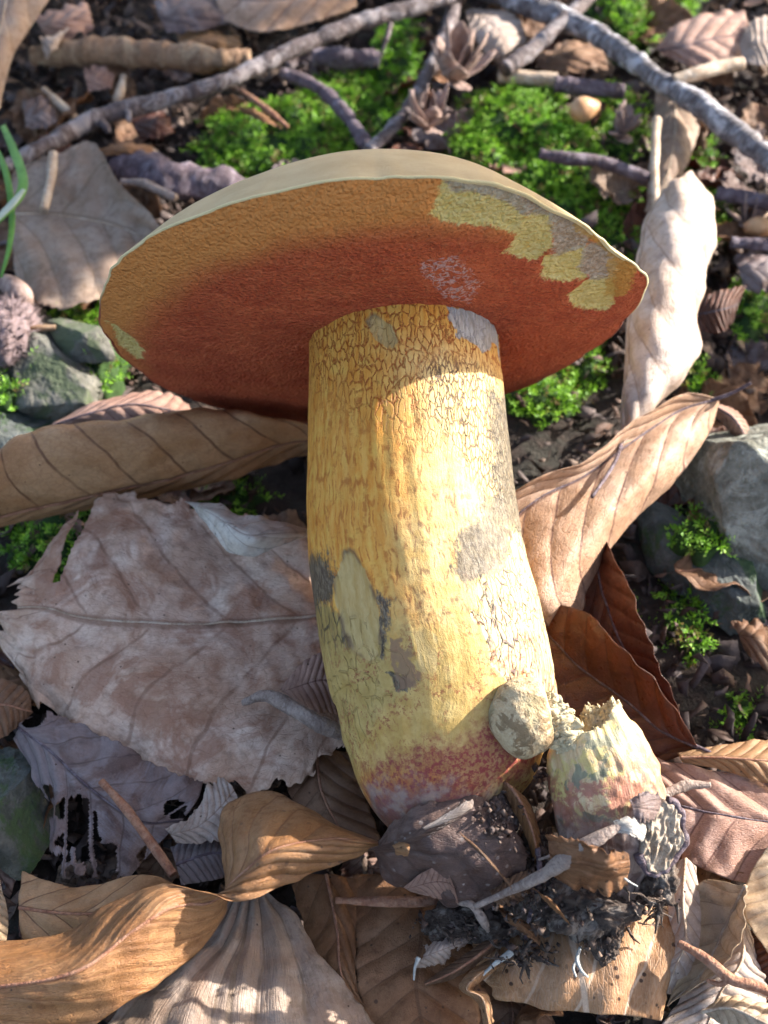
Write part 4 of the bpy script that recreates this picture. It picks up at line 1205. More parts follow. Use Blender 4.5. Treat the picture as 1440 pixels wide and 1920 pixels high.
# ------------------------------------------------------------------ stones
def stone(label, x, y, rx, ry, h, hz, mat, seed, rot=0., amp=.35, sub=110):
    c = at(x, y, h)
    k = depth(c) / FOC
    u = np.linspace(0, np.pi, sub)
    v = np.linspace(0, 2 * np.pi, sub * 2, endpoint=False)
    U, Vv = np.meshgrid(u, v, indexing='ij')
    D = np.stack([np.sin(U) * np.cos(Vv), np.sin(U) * np.sin(Vv), np.cos(U)], -1)
    f = 1 + amp * fbm(D * 1.3 + seed * 5.3, seed, 3) + .07 * fbm(D * 6. + seed, seed + 3, 4)
    rs = np.random.default_rng(seed)
    pn_ = rs.normal(0, 1, (15, 3))
    pn_ /= np.linalg.norm(pn_, axis=1)[:, None]
    pl = np.min(rs.uniform(.72, 1.12, 15) / np.maximum(D @ pn_.T, .02), -1)
    f = 1 + .22 * amp * fbm(D * 1.6 + seed * 5.3, seed, 3) + .035 * fbm(D * 7. + seed, seed + 3, 4) + .012 * vn(D * 30, seed)
    D = D * (np.minimum(pl, 1.5) * f)[..., None]
    D = D * np.array([rx * k, ry * k / .75, hz])
    ca, sa = math.cos(rot), math.sin(rot)
    D = D @ np.array([[ca, sa, 0], [-sa, ca, 0], [0, 0, 1]])
    o = mk('stone', (c + D).reshape(-1, 3), grid(sub, sub * 2, True), mat)
    return tag(o, label, 'stone')

stone('grey weathered stone with moss along its side left of the cap', 90, 720, 95, 100, -.4, 1.0, STONE_M, 3, .5)
stone('dark stone under the rolled tan leaf', 20, 850, 90, 70, -.8, 1.1, STONE_D, 6, .2)  # darker stone colour, greenish in patches
stone('pale lichened stone right of the beech leaf', 1440, 930, 170, 115, .2, 1.5, STONE_L, 8, -.5)
stone('dark mossy stone wedged below the lichened stone', 1335, 1075, 70, 100, -.7, .8, STONE_D, 10, .4)
stone('dark green stone beside the plum grey leaf skeleton', 30, 1530, 70, 85, -.4, .9, STONE_D, 12, .1)
stone('grey stone chip set in the moss beside the weathered stone', 155, 640, 34, 45, .4, .35, STONE_M, 15, .9, .3, 60)

# ------------------------------------------------------------------ moss
def mossmat():
    m = M('moss')
    P = m.cm()
    a = m.sep(m.attr('ms').outputs['Vector'])
    c = m.mix(m.mr(a[0], .0, 1.), (.08, .19, .012), (.23, .46, .03))
    c = m.mix(m.mt('MULTIPLY', m.mr(a[1], .6, 1.), .7), c, (.38, .56, .09))
    c = m.mix(m.mr(m.noise(P, .5, 3), .5, .7), c, m.mix(.5, c, (.04, .11, .012)))
    c = m.mix(m.mr(a[2], .84, .9), c, (.16, .12, .04))
    return m.done(c, .55, None, .3, .35)

MOSS = mossmat()
MOSSBASE = solid('moss underlayer', (.018, .04, .008), (.03, .065, .012), 5., .9, .05)

def moss(label, patches, dens=42, seed=1, hgt=.5):
    """patches: (x, y, rx, ry, mound height, base height) in photograph pixels / cm; one mass of shoots"""
    r = np.random.default_rng(seed)
    Vs, Fs, As = [], [], []
    off = 0
    nl = 9
    for (x, y, rx, ry, mh, bh) in patches:
        c = at(x, y, bh)
        k = depth(c) / FOC
        d = c - CAM
        sp = abs(d[2]) / np.linalg.norm(d)
        ax, ay = rx * k, ry * k / sp
        n = int(dens * math.pi * ax * ay)
        a = r.uniform(0, 2 * np.pi, n)
        q = np.sqrt(r.uniform(0, 1, n))
        lob = 1 + .3 * vn(v3(np.cos(a) * 2, np.sin(a) * 2, seed), seed)
        X, Y = c[0] + ax * q * np.cos(a) * lob, c[1] + ay * q * np.sin(a) * lob
        Z = c[2] + mh * (1 - q ** 2.5) + .22 * fbm(v3(X * 1.3, Y * 1.3, .3), seed + 3, 3) - .1
        B = np.stack([X, Y, Z], -1)
        dr = np.stack([r.normal(0, .55, n) + .3 * np.cos(a) * q, r.normal(0, .55, n) + .3 * np.sin(a) * q - .2, r.uniform(.35, 1., n)], -1)
        dr /= np.linalg.norm(dr, axis=1)[:, None]
        ln = r.uniform(.22, .55, n) * hgt / .5
        s1 = np.cross(dr, r.normal(0, 1, (n, 3)))
        s1 /= np.linalg.norm(s1, axis=1)[:, None]
        s2 = np.cross(dr, s1)
        br = r.uniform(0, 1, n)
        for i in range(nl):
            t = (i + .6) / nl
            an = i * 2.4 + r.uniform(0, 1, n)
            sd = np.cos(an)[:, None] * s1 + np.sin(an)[:, None] * s2
            pd = np.cross(dr, sd)
            b0 = B + dr * (ln * t)[:, None] - np.array([0, 0, .0]) + (t * t * .12) * np.array([0, 0, -1.])
            ll = (.13 * (1.15 - t * .6) * r.uniform(.7, 1.3, n))[:, None]
            wd = ll * .26
            tip = b0 + sd * ll + dr * ll * .75
            m_ = b0 + (sd * .5 + dr * .3) * ll
            Vs.append(np.stack([b0, m_ + pd * wd, tip, m_ - pd * wd], 1).reshape(-1, 3))
            Fs.append(off + np.arange(4 * n).reshape(n, 4))
            off += 4 * n
            As.append(np.repeat(np.stack([br * .6 + t * .4, np.full(n, t) * r.uniform(.6, 1.1, n), br], -1), 4, 0))
    o = mk('moss', np.concatenate(Vs), np.concatenate(Fs), MOSS, None, {'ms': np.concatenate(As)}, smooth=False)
    tag(o, label, 'moss', kind='stuff')
    # cushion under the shoots
    for (x, y, rx, ry, mh, bh) in patches:
        c = at(x, y, bh)
        k = depth(c) / FOC
        d = c - CAM
        sp = abs(d[2]) / np.linalg.norm(d)
        ax, ay = rx * k, ry * k / sp
        q, a = np.meshgrid(np.linspace(0, 1.05, 14), np.linspace(0, 2 * np.pi, 40, endpoint=False), indexing='ij')
        lob = 1 + .3 * vn(v3(np.cos(a) * 2, np.sin(a) * 2, seed), seed)
        X, Y = c[0] + ax * q * np.cos(a) * lob, c[1] + ay * q * np.sin(a) * lob
        Z = c[2] + mh * (1 - q ** 2.5) + .22 * fbm(v3(X * 1.3, Y * 1.3, .3), seed + 3, 3) - .12 - 1.0 * sstep(.85, 1.05, q)
        mk('cushion', np.stack([X, Y, Z], -1).reshape(-1, 3), grid(14, 40, True), MOSSBASE, o)
    return o

moss('dark green moss carpet left of the knobbly twig behind the cap', [(520, 265, 130, 75, .5, -.4), (620, 210, 70, 70, .4, -.4), (430, 290, 60, 40, .3, -.4)], seed=2)
moss('yellow green moss tuft between the long twig and the knobbly twig', [(745, 110, 50, 80, .7, -.3), (700, 190, 60, 60, .4, -.4)], seed=3)
moss('bright sunlit moss cushion right behind the cap', [(980, 240, 120, 75, .9, -.3), (1060, 310, 90, 70, .6, -.3), (900, 280, 70, 60, .5, -.3), (1000, 360, 130, 60, .4, -.5)], seed=4, dens=48)
moss('dark moss hollow between the cap and the rolled bleached leaf', [(1140, 400, 80, 90, .3, -.6), (1160, 230, 60, 60, .4, -.5)], seed=5)
moss('bright moss tuft above the thick grey branch', [(1170, 40, 75, 60, .9, -.2), (1250, 0, 60, 40, .5, -.3)], seed=6)
moss('moss fringe below the right cap margin', [(1010, 730, 80, 60, .3, -.6), (1080, 690, 60, 50, .2, -.7)], seed=7)
moss('leafy moss growing round the grey stone chip left of the cap', [(185, 680, 55, 70, .6, -.2), (200, 600, 45, 35, .4, -.2), (130, 600, 35, 30, .4, -.2)], seed=8, dens=36, hgt=.6)
moss('small bright moss tuft beside the bristly husk', [(10, 735, 35, 30, .5, .1), (60, 690, 14, 10, .2, .2)], seed=9, dens=36, hgt=.6)
moss('moss specks beside the thick grey branch and bleached leaf', [(1315, 310, 35, 50, .4, -.4), (1340, 400, 30, 40, .3, -.4), (1310, 715, 25, 35, .2, -.5)], seed=10)
moss('shaded moss by the dark red leaf', [(1410, 590, 50, 60, .3, -.6)], seed=11)
moss('moss clinging under the lichened stone', [(1310, 1000, 60, 35, .1, .4)], seed=12)
moss('shaded moss on the ground below the mossy stone', [(1230, 1150, 45, 70, .1, -.9), (1385, 1345, 35, 45, .1, -.8), (1290, 1170, 40, 60, .2, -.5)], seed=13)
moss('dark moss in the hollow under the rolled tan leaf', [(90, 1010, 110, 70, .2, -.8), (420, 930, 90, 30, .1, -.8)], seed=14, dens=26)

# ------------------------------------------------------------------ husks, nuts, grass
def husk(label, x, y, h, n, size, mat, seed, name='husk', cat='husk'):
    c = at(x, y, h)
    root = empty(name, c, label, cat)
    r = random.Random(seed)
    for i in range(n):
        a = i * 2.4 + r.uniform(-.3, .3)
        el = r.uniform(.0, 1.2)
        d = np.array([math.cos(a) * math.cos(el), math.sin(a) * math.cos(el), math.sin(el)])
        sd = np.cross(d, [0.1, .2, 1.])
        sd /= np.linalg.norm(sd)
        nn = np.cross(sd, d)
        rows = []
        ln, wd = size * r.uniform(.7, 1.2), size * r.uniform(.18, .3)
        for s in np.linspace(0, 1, 7):
            wv = wd * math.sin(math.pi * min(.98, .12 + .85 * s)) ** .8
            for t in (-1, -.4, .4, 1):
                rows.append(c + d * ln * s + sd * wv * t + nn * (.25 * wv * (t * t) + ln * .3 * s * s * r.uniform(.9, 1.1)))
        o = mk('scale', rows, grid(7, 4), mat, root)
        md = o.modifiers.new('thickness', 'SOLIDIFY')
        md.thickness = .02 * CM
    return root

husk('tuft of brown bud scales on the knobbly twig', 850, 150, .8, 14, 1.5, HUSK, 1)
husk('pale spread husk scales in the moss near the cap crown', 800, 240, .6, 12, 1.2, HUSK, 2)
husk('dry brown husk cluster beside the bright moss', 1165, 250, .3, 12, .9, HUSK, 3)
husk('brown husk pieces by the bluish twig stub', 1400, 420, .1, 9, .9, HUSK, 4)

def bristly():
    c = at(10, 625, .5)
    root = empty('bristly_husk', c, 'purplish bristly beech husk at the stone beside the grey tan leaf', 'husk')
    u, v_ = np.meshgrid(np.linspace(0, np.pi, 30), np.linspace(0, 2 * np.pi, 50, endpoint=False), indexing='ij')
    D = np.stack([np.sin(u) * np.cos(v_), np.sin(u) * np.sin(v_), np.cos(u)], -1)
    D = D * (1 + .2 * fbm(D * 3, 5, 3))[..., None] * np.array([.75, 1.1, .7])
    mk('shell', (c + D).reshape(-1, 3), grid(30, 50, True), HUSKG, root)
    r = random.Random(4)
    V, F = [], []
    for i in range(420):
        d = np.array([r.gauss(0, 1), r.gauss(0, 1), r.gauss(0, 1)])
        d /= np.linalg.norm(d)
        b = c + d * np.array([.75, 1.1, .7]) * .95
        s_ = np.cross(d, [r.gauss(0, 1), r.gauss(0, 1), r.gauss(0, 1)])
        s_ /= np.linalg.norm(s_)
        tip = b + (d + .5 * s_) * r.uniform(.18, .36)
        t2 = np.cross(d, s_) * .03
        k = len(V)
        V += [b + s_ * .035, b - s_ * .02 + t2, b - s_ * .02 - t2, tip]
        F += [(k, k + 1, k + 3), (k + 1, k + 2, k + 3), (k + 2, k, k + 3)]
    o = mk('bristles', V, F, HUSKG, root)
    o['kind'] = 'stuff'

bristly()
P_ = px((10, 530, .8), (35, 548, .9), (50, 570, .8))
tag(tube('nut', P_, [pr(p, r) for p, r in zip(P_, (16, 24, 15))], HUSK, None, 30, 20, .15, 2.), 'pale pinkish bud tip above the bristly husk', 'nut')
P_ = px((1070, 208, .7), (1090, 205, .8), (1118, 200, .7))
tag(tube('nut', P_, [pr(p, r) for p, r in zip(P_, (12, 24, 14))], NUT, None, 30, 20, .12, 2.), 'golden brown beechnut in the bright moss', 'nut')
P_ = px((1395, 430, .4), (1420, 425, .5), (1450, 430, .4))
tag(tube('nut', P_, [pr(p, r) for p, r in zip(P_, (10, 20, 12))], NUT, None, 30, 20, .12, 2.), 'orange brown nut shell by the dark horizontal twig', 'nut')
P_ = px((40, 622, .5), (70, 616, .6), (105, 614, .6))
tag(tube('bract', P_, [pr(p, r) for p, r in zip(P_, (5, 7, 5))], BK['brown'], None, 24, 10, .1, 2.), 'flat brown bract lying below the pale bud tip', 'bract')

def blade(label, pts, wpx, mat):
    P = np.array(px(*pts))
    q = cr(np.c_[P, [pr(p, w_) for p, w_ in zip(P, wpx)]], 50)
    c, r = q[:, :3], q[:, 3]
    T, W, U = frames(c)
    rows = np.stack([c + U * r[:, None], c - W * (.35 * r)[:, None], c - U * r[:, None]], 1)
    o = mk('grass_blade', rows.reshape(-1, 3), grid(50, 3), mat)
    md = o.modifiers.new('thickness', 'SOLIDIFY')
    md.thickness = .02 * CM
    return tag(o, label, 'grass')

GRASS = solid('grass blade', (.13, .30, .05), (.22, .42, .09), 1.2, .45, .005, .35)
GRASSP = solid('grass blade pale', (.45, .50, .36), (.55, .58, .46), 2., .5, .005, .25)
blade('bright green grass blade bent down at the grey tan leaf', [(5, 235, 2.4), (25, 280, 2.6), (42, 330, 2.7), (38, 365, 2.6), (10, 400, 2.4), (-30, 440, 2.)], [5, 8, 9, 9, 7, 5], GRASS)
blade('thin dark green grass blade hanging beside the bent blade', [(-20, 255, 2.2), (10, 320, 2.3), (22, 400, 2.1), (18, 460, 1.8), (2, 520, 1.2)], [4, 6, 6, 5, 3], GRASS)
blade('withered pale grass tip crossing the green blades', [(45, 355, 2.85), (20, 385, 2.75), (-20, 425, 2.5)], [4, 7, 5], GRASSP)

# ------------------------------------------------------------------ young broken mushroom and the clump at the foot
def youngmat():
    m = M('young stem skin')
    P = m.cm()
    s0 = m.sep(m.attr('st').outputs['Vector'])
    a = m.sep(m.attr('yo').outputs['Vector'])
    nf = m.noise(P, 16., 4, .7)
    nm = m.noise(P, 2.6, 5, .65, .6)
    streak = m.noise(m.comb(m.mt('MULTIPLY', s0[0], 10.), m.mt('MULTIPLY', s0[1], 1.6), 0.), 1., 4, .65)
    c = m.mix(m.mr(streak, .35, .65), (.42, .28, .13), (.53, .39, .22))
    c = m.mix(m.mt('MULTIPLY', m.mr(nm, .48, .57), .7), c, (.44, .35, .10))
    rd = m.mt('MULTIPLY', m.mr(m.mt('ADD', m.noise(P, 3.6, 6, .72, .6), m.mt('MULTIPLY', s0[1], .09)), .5, .6), m.mr(s0[1], .2, .9))
    c = m.mix(m.mt('MULTIPLY', rd, .85), c, (.26, .085, .06))
    c = m.mix(m.mt('MULTIPLY', m.mr(m.noise(P, 2.3, 4, .6, .4), .57, .62), .75), c, (.11, .135, .09))
    c = m.mix(m.mt('MULTIPLY', m.mr(m.mt('ADD', s0[1], m.mt('MULTIPLY', nm, 1.)), 1.6, 2.3), .92), c, m.mix(m.mr(nm, .4, .6), (.10, .06, .048), (.27, .20, .165)))
    c = m.mix(a[0], c, m.mix(m.mr(nf, .3, .7), (.50, .40, .20), (.66, .58, .36)))
    h = m.mt('ADD', m.mt('MULTIPLY', nf, .6), streak)
    return m.done(c, .55, m.bump(h, .035, .9), .35)

def eggmat():
    m = M('young cap skin')
    P = m.cm()
    n1 = m.noise(P, 2.6, 5, .7, .8)
    n2 = m.noise(P, 14., 4, .7)
    c = m.mix(m.mr(n2, .35, .7), (.42, .30, .165), (.53, .42, .26))
    c = m.mix(m.mt('MULTIPLY', m.mr(n1, .50, .57), .85), c, (.19, .12, .06))
    c = m.mix(m.mt('MULTIPLY', m.mr(m.noise(P, 1.8, 4, .6), .55, .65), .5), c, (.32, .27, .14))
    return m.done(c, .6, m.bump(m.mt('ADD', n1, m.mt('MULTIPLY', n2, .7)), .09, 1.), .2)

FLESH = solid('torn flesh', (.46, .37, .21), (.60, .51, .33), 7., .8, .05)

def shards(name, B, D, ln, wd, mat, parent, seed):
    """short torn fibres: three-sided splinters standing on a torn face"""
    r = np.random.default_rng(seed)
    n = len(B)
    D = D + r.normal(0, .45, (n, 3))
    D = D / np.linalg.norm(D, axis=1)[:, None]
    s1 = np.cross(D, r.normal(0, 1, (n, 3)))
    s1 /= np.linalg.norm(s1, axis=1)[:, None]
    s2 = np.cross(D, s1)
    L_ = (ln * r.uniform(.5, 1.4, n))[:, None]
    w_ = (wd * r.uniform(.6, 1.5, n))[:, None]
    B = B - D * .04
    V = np.stack([B + s1 * w_, B - s1 * w_ * .6 + s2 * w_ * 1.6, B - s1 * w_ * .6 - s2 * w_ * 1.6, B + D * L_ + s1 * w_ * .3, B + D * L_ * .9 + s2 * w_ * .9], 1).reshape(-1, 3)
    k = np.arange(n)[:, None] * 5
    F = [tuple(t) for q in ((0, 1, 4, 3), (1, 2, 4), (2, 0, 3), (2, 3, 4)) for t in (k + np.array([q])).tolist()]
    o = mk(name, V, F, mat, parent, smooth=False)
    o['kind'] = 'stuff'
    return o

def build_young():
    base = at(1095, 1690, -.4)
    root = empty('young_mushroom', base, 'small broken young mushroom with torn cream flesh beside the stem foot', 'mushroom')
    Y = [(1100, 1352, 66, 3.3), (1108, 1385, 84, 3.2), (1122, 1430, 96, 2.95), (1136, 1490, 102, 2.6), (1142, 1550, 100, 2.2), (1148, 1610, 86, 1.7), (1148, 1670, 70, 1.2), (1145, 1710, 48, .8)]
    c = np.array([at(x, y, h) for x, y, r, h in Y])
    r = np.array([pr(p, s[2]) for s, p in zip(Y, c)])
    NL, NT = 150, 160
    q = cr(np.c_[c, r], NL)
    cc, rr = q[:, :3], q[:, 3]
    T, W, U = frames(cc)
    U = U * np.sign(U[:, :1])
    L = np.r_[0, np.cumsum(np.linalg.norm(np.diff(cc, axis=0), axis=1))]
    th = np.linspace(-np.pi, np.pi, NT, endpoint=False)
    D = np.cos(th)[None, :, None] * W[:, None] + np.sin(th)[None, :, None] * U[:, None]
    S = th[None] * np.ones((NL, 1))
    LL = L[:, None] * np.ones((1, NT))
    disp = .10 * fbm(v3(np.cos(S) * 1.4, np.sin(S) * 1.4, LL), 71, 4) + .04 * vn(v3(S * 5, LL * 2, 0), 72) + .03 * vn(v3(S * 9, LL * 6, 0), 78)
    P = cc[:, None] + (rr[:, None] * (1 + disp))[..., None] * D
    # torn rim: uneven edge, then a cup of fibrous flesh inside
    e = .14 * vn(v3(np.cos(th) * 3, np.sin(th) * 3, 1), 73) + .05 * vn(v3(np.cos(th) * 9, np.sin(th) * 9, 1), 74) - .34 * np.cos(th + .75)
    fall = np.exp(-LL / .35)
    P = P - (fall * e[None])[..., None] * T[:1]
    V = [P.reshape(-1, 3)]
    yo = [np.c_[sstep(.28, .02, LL + .12 * vn(v3(S * 6, LL * 3, 0), 75)).ravel(), np.zeros((NL * NT, 2))]]
    st = [np.stack([S * 1.0, LL, S * 0], -1).reshape(-1, 3)]
    cup = []
    for k, f in enumerate(np.linspace(.9, .02, 16)):
        g = cc[0] + (P[0] - cc[0]) * f + T[0] * (.42 * (1 - f ** 2) + .10 * vn(v3(np.cos(th) * f * 7, np.sin(th) * f * 7, k * .9), 76) + .06 * vn(v3(th * 8, f * 14, 0), 77))[:, None]
        cup.append(g)
    Fs = grid(NL, NT, True)
    mk('stem', P.reshape(-1, 3), Fs, youngmat(), root, {'st': st[0], 'yo': yo[0]})
    tf = mk('torn_flesh', np.concatenate([P[0]] + cup), grid(17, NT, True), FLESH, root)
    rg = np.random.default_rng(3)
    ti = rg.integers(0, NT, 1300)
    fi = np.sqrt(rg.uniform(.05, 1.02, 1300))
    bs_ = cc[0] + (P[0][ti] - cc[0]) * fi[:, None] + T[0] * (.36 * (1 - fi ** 2))[:, None]
    rad_ = (P[0][ti] - cc[0]) / np.linalg.norm(P[0][ti] - cc[0], axis=1)[:, None]
    shards('fibres', bs_, -T[0] + .5 * rad_, .09, .02, FLESH, tf, 4)
    # little egg-shaped cap leaning on the big stem
    ec = at(985, 1345, 3.75)
    k = depth(ec) / FOC
    u, v_ = np.meshgrid(np.linspace(0, np.pi, 90), np.linspace(0, 2 * np.pi, 140, endpoint=False), indexing='ij')
    ax = -UPV * .95 + .12 * RTV - .2 * VD
    ax /= np.linalg.norm(ax)
    sx = RTV - (RTV @ ax) * ax
    sx /= np.linalg.norm(sx)
    sy = np.cross(ax, sx)
    rr_ = np.sin(u)
    D = (np.cos(u) * (78 * k))[..., None] * ax + (rr_ * np.cos(v_) * 66 * k)[..., None] * sx + (rr_ * np.sin(v_) * 62 * k)[..., None] * sy
    f = 1 + .15 * fbm(D * 1.5, 81, 3) + .04 * fbm(D * 5, 82, 4)
    flat = D @ (sx * .9 - ax * .1) / k
    D = D * f[..., None]
    D = D - (np.clip(flat - 38, 0, None) * .75 * k)[..., None] * sx
    mk('cap', (ec + D).reshape(-1, 3), grid(90, 140, True), eggmat(), root)
    # torn flesh facing the broken stem
    a, b = np.meshgrid(np.linspace(-1, 1, 70), np.linspace(-1, 1, 44), indexing='ij')
    c0 = at(1050, 1358, 3.75)
    Pf = c0 + (a * 62 * k)[..., None] * (ax * .94 + sx * .28) + (b * 36 * k * np.sqrt(np.clip(1 - a * a, .02, 1)))[..., None] * (sx * .9 + sy * .2)
    nz_ = (.05 * vn(v3(a * 4, b * 3, 0), 83) + .03 * vn(v3(a * 18, b * 3, 0), 84) + .02 * vn(v3(a * 30, b * 12, 0), 86) + .07 * (1 - b * b) * (1 - a * a))
    Pf = Pf - nz_[..., None] * VD + (.10 * vn(v3(a * 9, b * 2, 4), 85))[..., None] * sx
    o = mk('torn_cap_flesh', Pf.reshape(-1, 3), grid(70, 44), FLESH, root)
    md = o.modifiers.new('thickness', 'SOLIDIFY')
    md.thickness = .04 * CM
    md.offset = -1
    q_ = Pf.reshape(-1, 3)[np.random.default_rng(8).integers(0, 70 * 44, 1200)]
    shards('fibres', q_, np.broadcast_to(sx * .8 - VD * .6 + ax * .35, q_.shape), .09, .02, FLESH, o, 6)
    return root

build_young()

def clump(name, label, x, y, h, rx, ry, rz, mat, seed, amp=.45, sub=70, cat='soil clod'):
    c = at(x, y, h)
    k = depth(c) / FOC
    u, v_ = np.meshgrid(np.linspace(0, np.pi, sub), np.linspace(0, 2 * np.pi, int(sub * 1.6), endpoint=False), indexing='ij')
    D = np.stack([np.sin(u) * np.cos(v_), np.sin(u) * np.sin(v_), np.cos(u)], -1)
    f = 1 + amp * fbm(D * 1.8 + seed, seed, 4) + .16 * fbm(D * 7 + seed, seed + 1, 3)
    W = (rx * k * D[..., :1] * RTV + ry * k * D[..., 1:2] * UPV + rz * D[..., 2:3] * (-VD)) * f[..., None]
    return tag(mk(name, (c + W).reshape(-1, 3), grid(sub, int(sub * 1.6), True), mat), label, cat)

clump('soil_clod', 'crumbly brown soil clod stuck to the stem foot beside the wet dark leaf', 925, 1530, 2.3, 45, 48, .5, CLOD, 5, .35)
clump('humus_clump', 'black fibrous humus clump hanging from the young mushroom base', 1100, 1690, 1.5, 105, 60, .75, HUMUS, 8)
clump('humus_clump', 'dark humus lump under the grey root between both mushrooms', 1000, 1650, 1.2, 60, 95, .8, HUMUS, 14)
clump('humus_clump', 'tapering humus tail below the young mushroom base', 1130, 1752, 1.3, 38, 48, .35, HUMUS, 22)
clump('humus_clump', 'dark humus crumbs above the white mycelium patch', 880, 1728, .8, 80, 42, .45, HUMUS, 31)
clump('humus_clump', 'dark humus shadowing the end of the wood chip', 1225, 1640, 1.9, 42, 55, .45, HUMUS, 41)

def wood_chip():
    c = at(1243, 1572, 2.9)
    k = depth(c) / FOC
    ax = UPV * .97 + RTV * .22
    bx = RTV * .97 - UPV * .22 - VD * -.25
    nn = np.cross(bx, ax)
    nn /= np.linalg.norm(nn)
    nn *= -np.sign(nn @ VD)
    a = np.linspace(0, 2 * np.pi, 90, endpoint=False)
    R_ = 1 + .12 * vn(v3(np.cos(a) * 2, np.sin(a) * 2, 0), 5) + .06 * vn(v3(np.cos(a) * 7, np.sin(a) * 7, 0), 6)
    rows = []
    for f, z in [(.02, .02)] + [(f, .02) for f in np.linspace(.08, .94, 26)] + [(1., -.06), (1.02, -.22), (.9, -.34), (.02, -.36)]:
        X, Y = np.cos(a) * R_ * f * 40, np.sin(a) * R_ * f * 68
        dz = (.05 * fbm(v3(X * .06, Y * .06, 1), 7, 3) + .05 * vn(v3(X * .22, Y * .07, 1), 9)) * (z > 0)
        rows.append(c + (X * k)[:, None] * bx + (Y * k)[:, None] * ax + (z + dz)[:, None] * nn if z > 0 else c + (X * k)[:, None] * bx + (Y * k)[:, None] * ax + z * nn)
    o = mk('wood_chip', np.concatenate(rows), grid(len(rows), 90, True), WOODCHIP)
    tag(o, 'tan rotten wood chip with dark bark edge on the young mushroom base', 'wood chip')
    sel = np.linspace(-2.6, 1.7, 26)
    Rr = np.interp(sel % (2 * np.pi), a, R_)
    pts = c + (np.cos(sel) * Rr * 42 * k)[:, None] * bx + (np.sin(sel) * Rr * 70 * k)[:, None] * ax - .05 * nn
    tube('bark_edge', pts, .05 + .045 * np.abs(vn(v3(sel * 3, 0, 0), 3)), BK['dark'], o, 90, 8, .4, 4.)

wood_chip()


leaf('wet_leaf', 'wet dark purple brown leaf wrapped round the stem foot', [
    [(700, 1590, 1.9), (700, 1592, 1.9), (702, 1594, 1.9), (704, 1598, 1.8), (706, 1602, 1.7)],
    [(728, 1545, 2.5), (730, 1570, 2.5), (732, 1600, 2.3), (738, 1632, 1.9), (745, 1660, 1.4)],
    [(800, 1508, 2.8), (805, 1550, 2.85), (810, 1600, 2.6), (815, 1648, 2.0), (822, 1690, 1.4)],
    [(880, 1488, 2.85), (885, 1540, 2.9), (890, 1600, 2.65), (890, 1655, 2.0), (884, 1700, 1.4)],
    [(945, 1508, 2.7), (955, 1550, 2.75), (958, 1600, 2.5), (950, 1648, 2.0), (930, 1695, 1.5)],
    [(975, 1550, 2.4), (985, 1580, 2.4), (988, 1605, 2.3), (980, 1640, 2.0), (962, 1670, 1.7)]], 'wet', nu=90, nv=90, veins=4, slant=.9, rag=.2, wilt=.12, pleat=.03, rib=False, tip=.4,
    holes=ragged(1.1, .3, 1.4))
leaf('leaf_fragment', 'small paler mauve piece on the lower edge of the wet dark leaf', [
    [(757, 1664, 1.75), (762, 1667, 1.7), (770, 1672, 1.6)],
    [(798, 1632, 2.25), (806, 1655, 2.05), (812, 1682, 1.65)],
    [(830, 1624, 2.35), (838, 1655, 2.1), (846, 1690, 1.6)],
    [(842, 1640, 2.3), (852, 1665, 2.1), (860, 1694, 1.7)]], 'pink', rib=False, rag=.06, wilt=.02, pleat=.01)  # separate pinkish piece, paler than the wet leaf beneath
leaf('leaf_strip', 'dark leaf midrib strap laid over the top of the wet leaf', [
    [(690, 1592, 2.3), (700, 1594, 2.3), (705, 1600, 2.2)],
    [(760, 1568, 2.95), (765, 1574, 2.95), (768, 1582, 2.85)],
    [(820, 1535, 3.2), (826, 1543, 3.2), (832, 1552, 3.1)],
    [(870, 1498, 3.35), (880, 1506, 3.35), (888, 1516, 3.25)]], 'wet', rib=False, rag=.03, wilt=.02)
leaf('mycelium_streak', 'white mycelium streak along the top of the wet dark leaf', [
    [(792, 1552, 3.25), (794, 1554, 3.25), (796, 1556, 3.2)],
    [(830, 1530, 3.35), (836, 1534, 3.35), (840, 1540, 3.3)],
    [(865, 1508, 3.45), (870, 1514, 3.45), (876, 1520, 3.4)],
    [(886, 1498, 3.45), (888, 1504, 3.45), (886, 1514, 3.4)]], 'white', cat='mycelium', rib=False, rag=.4, wilt=.02, pleat=.01)
leaf('leaf_strip', 'orange brown leaf sliver standing between the stem foot and the young mushroom', [
    [(925, 1455, 2.6), (930, 1457, 2.7), (938, 1460, 2.6)],
    [(945, 1485, 2.7), (960, 1480, 2.9), (972, 1482, 2.7)],
    [(968, 1530, 2.6), (985, 1525, 2.8), (1000, 1520, 2.6)],
    [(990, 1580, 2.3), (1003, 1580, 2.5), (1014, 1575, 2.3)],
    [(1005, 1625, 1.9), (1008, 1628, 1.9), (1012, 1625, 1.9)]], 'gold', rag=.03)
leaf('leaf_strip', 'torn brown leaf scrap speared by the grey root', [
    [(918, 1668, 1.9), (922, 1678, 1.9), (925, 1690, 1.8)],
    [(950, 1648, 2.1), (955, 1670, 2.1), (958, 1700, 1.9)],
    [(985, 1630, 2.1), (990, 1655, 2.1), (990, 1680, 1.9)],
    [(1005, 1632, 2.), (1010, 1650, 2.), (1008, 1665, 1.9)]], 'brown', rag=.35, rib=False)
leaf('leaf_strip', 'long brown leaf strip pointing down from the humus', [
    [(935, 1745, .9), (942, 1752, .9), (948, 1760, .9)],
    [(890, 1778, .9), (898, 1790, 1.1), (905, 1800, .9)],
    [(840, 1812, .8), (846, 1824, 1.), (852, 1834, .8)],
    [(795, 1842, .6), (797, 1845, .7), (800, 1848, .6)]], 'brown', rag=.02)
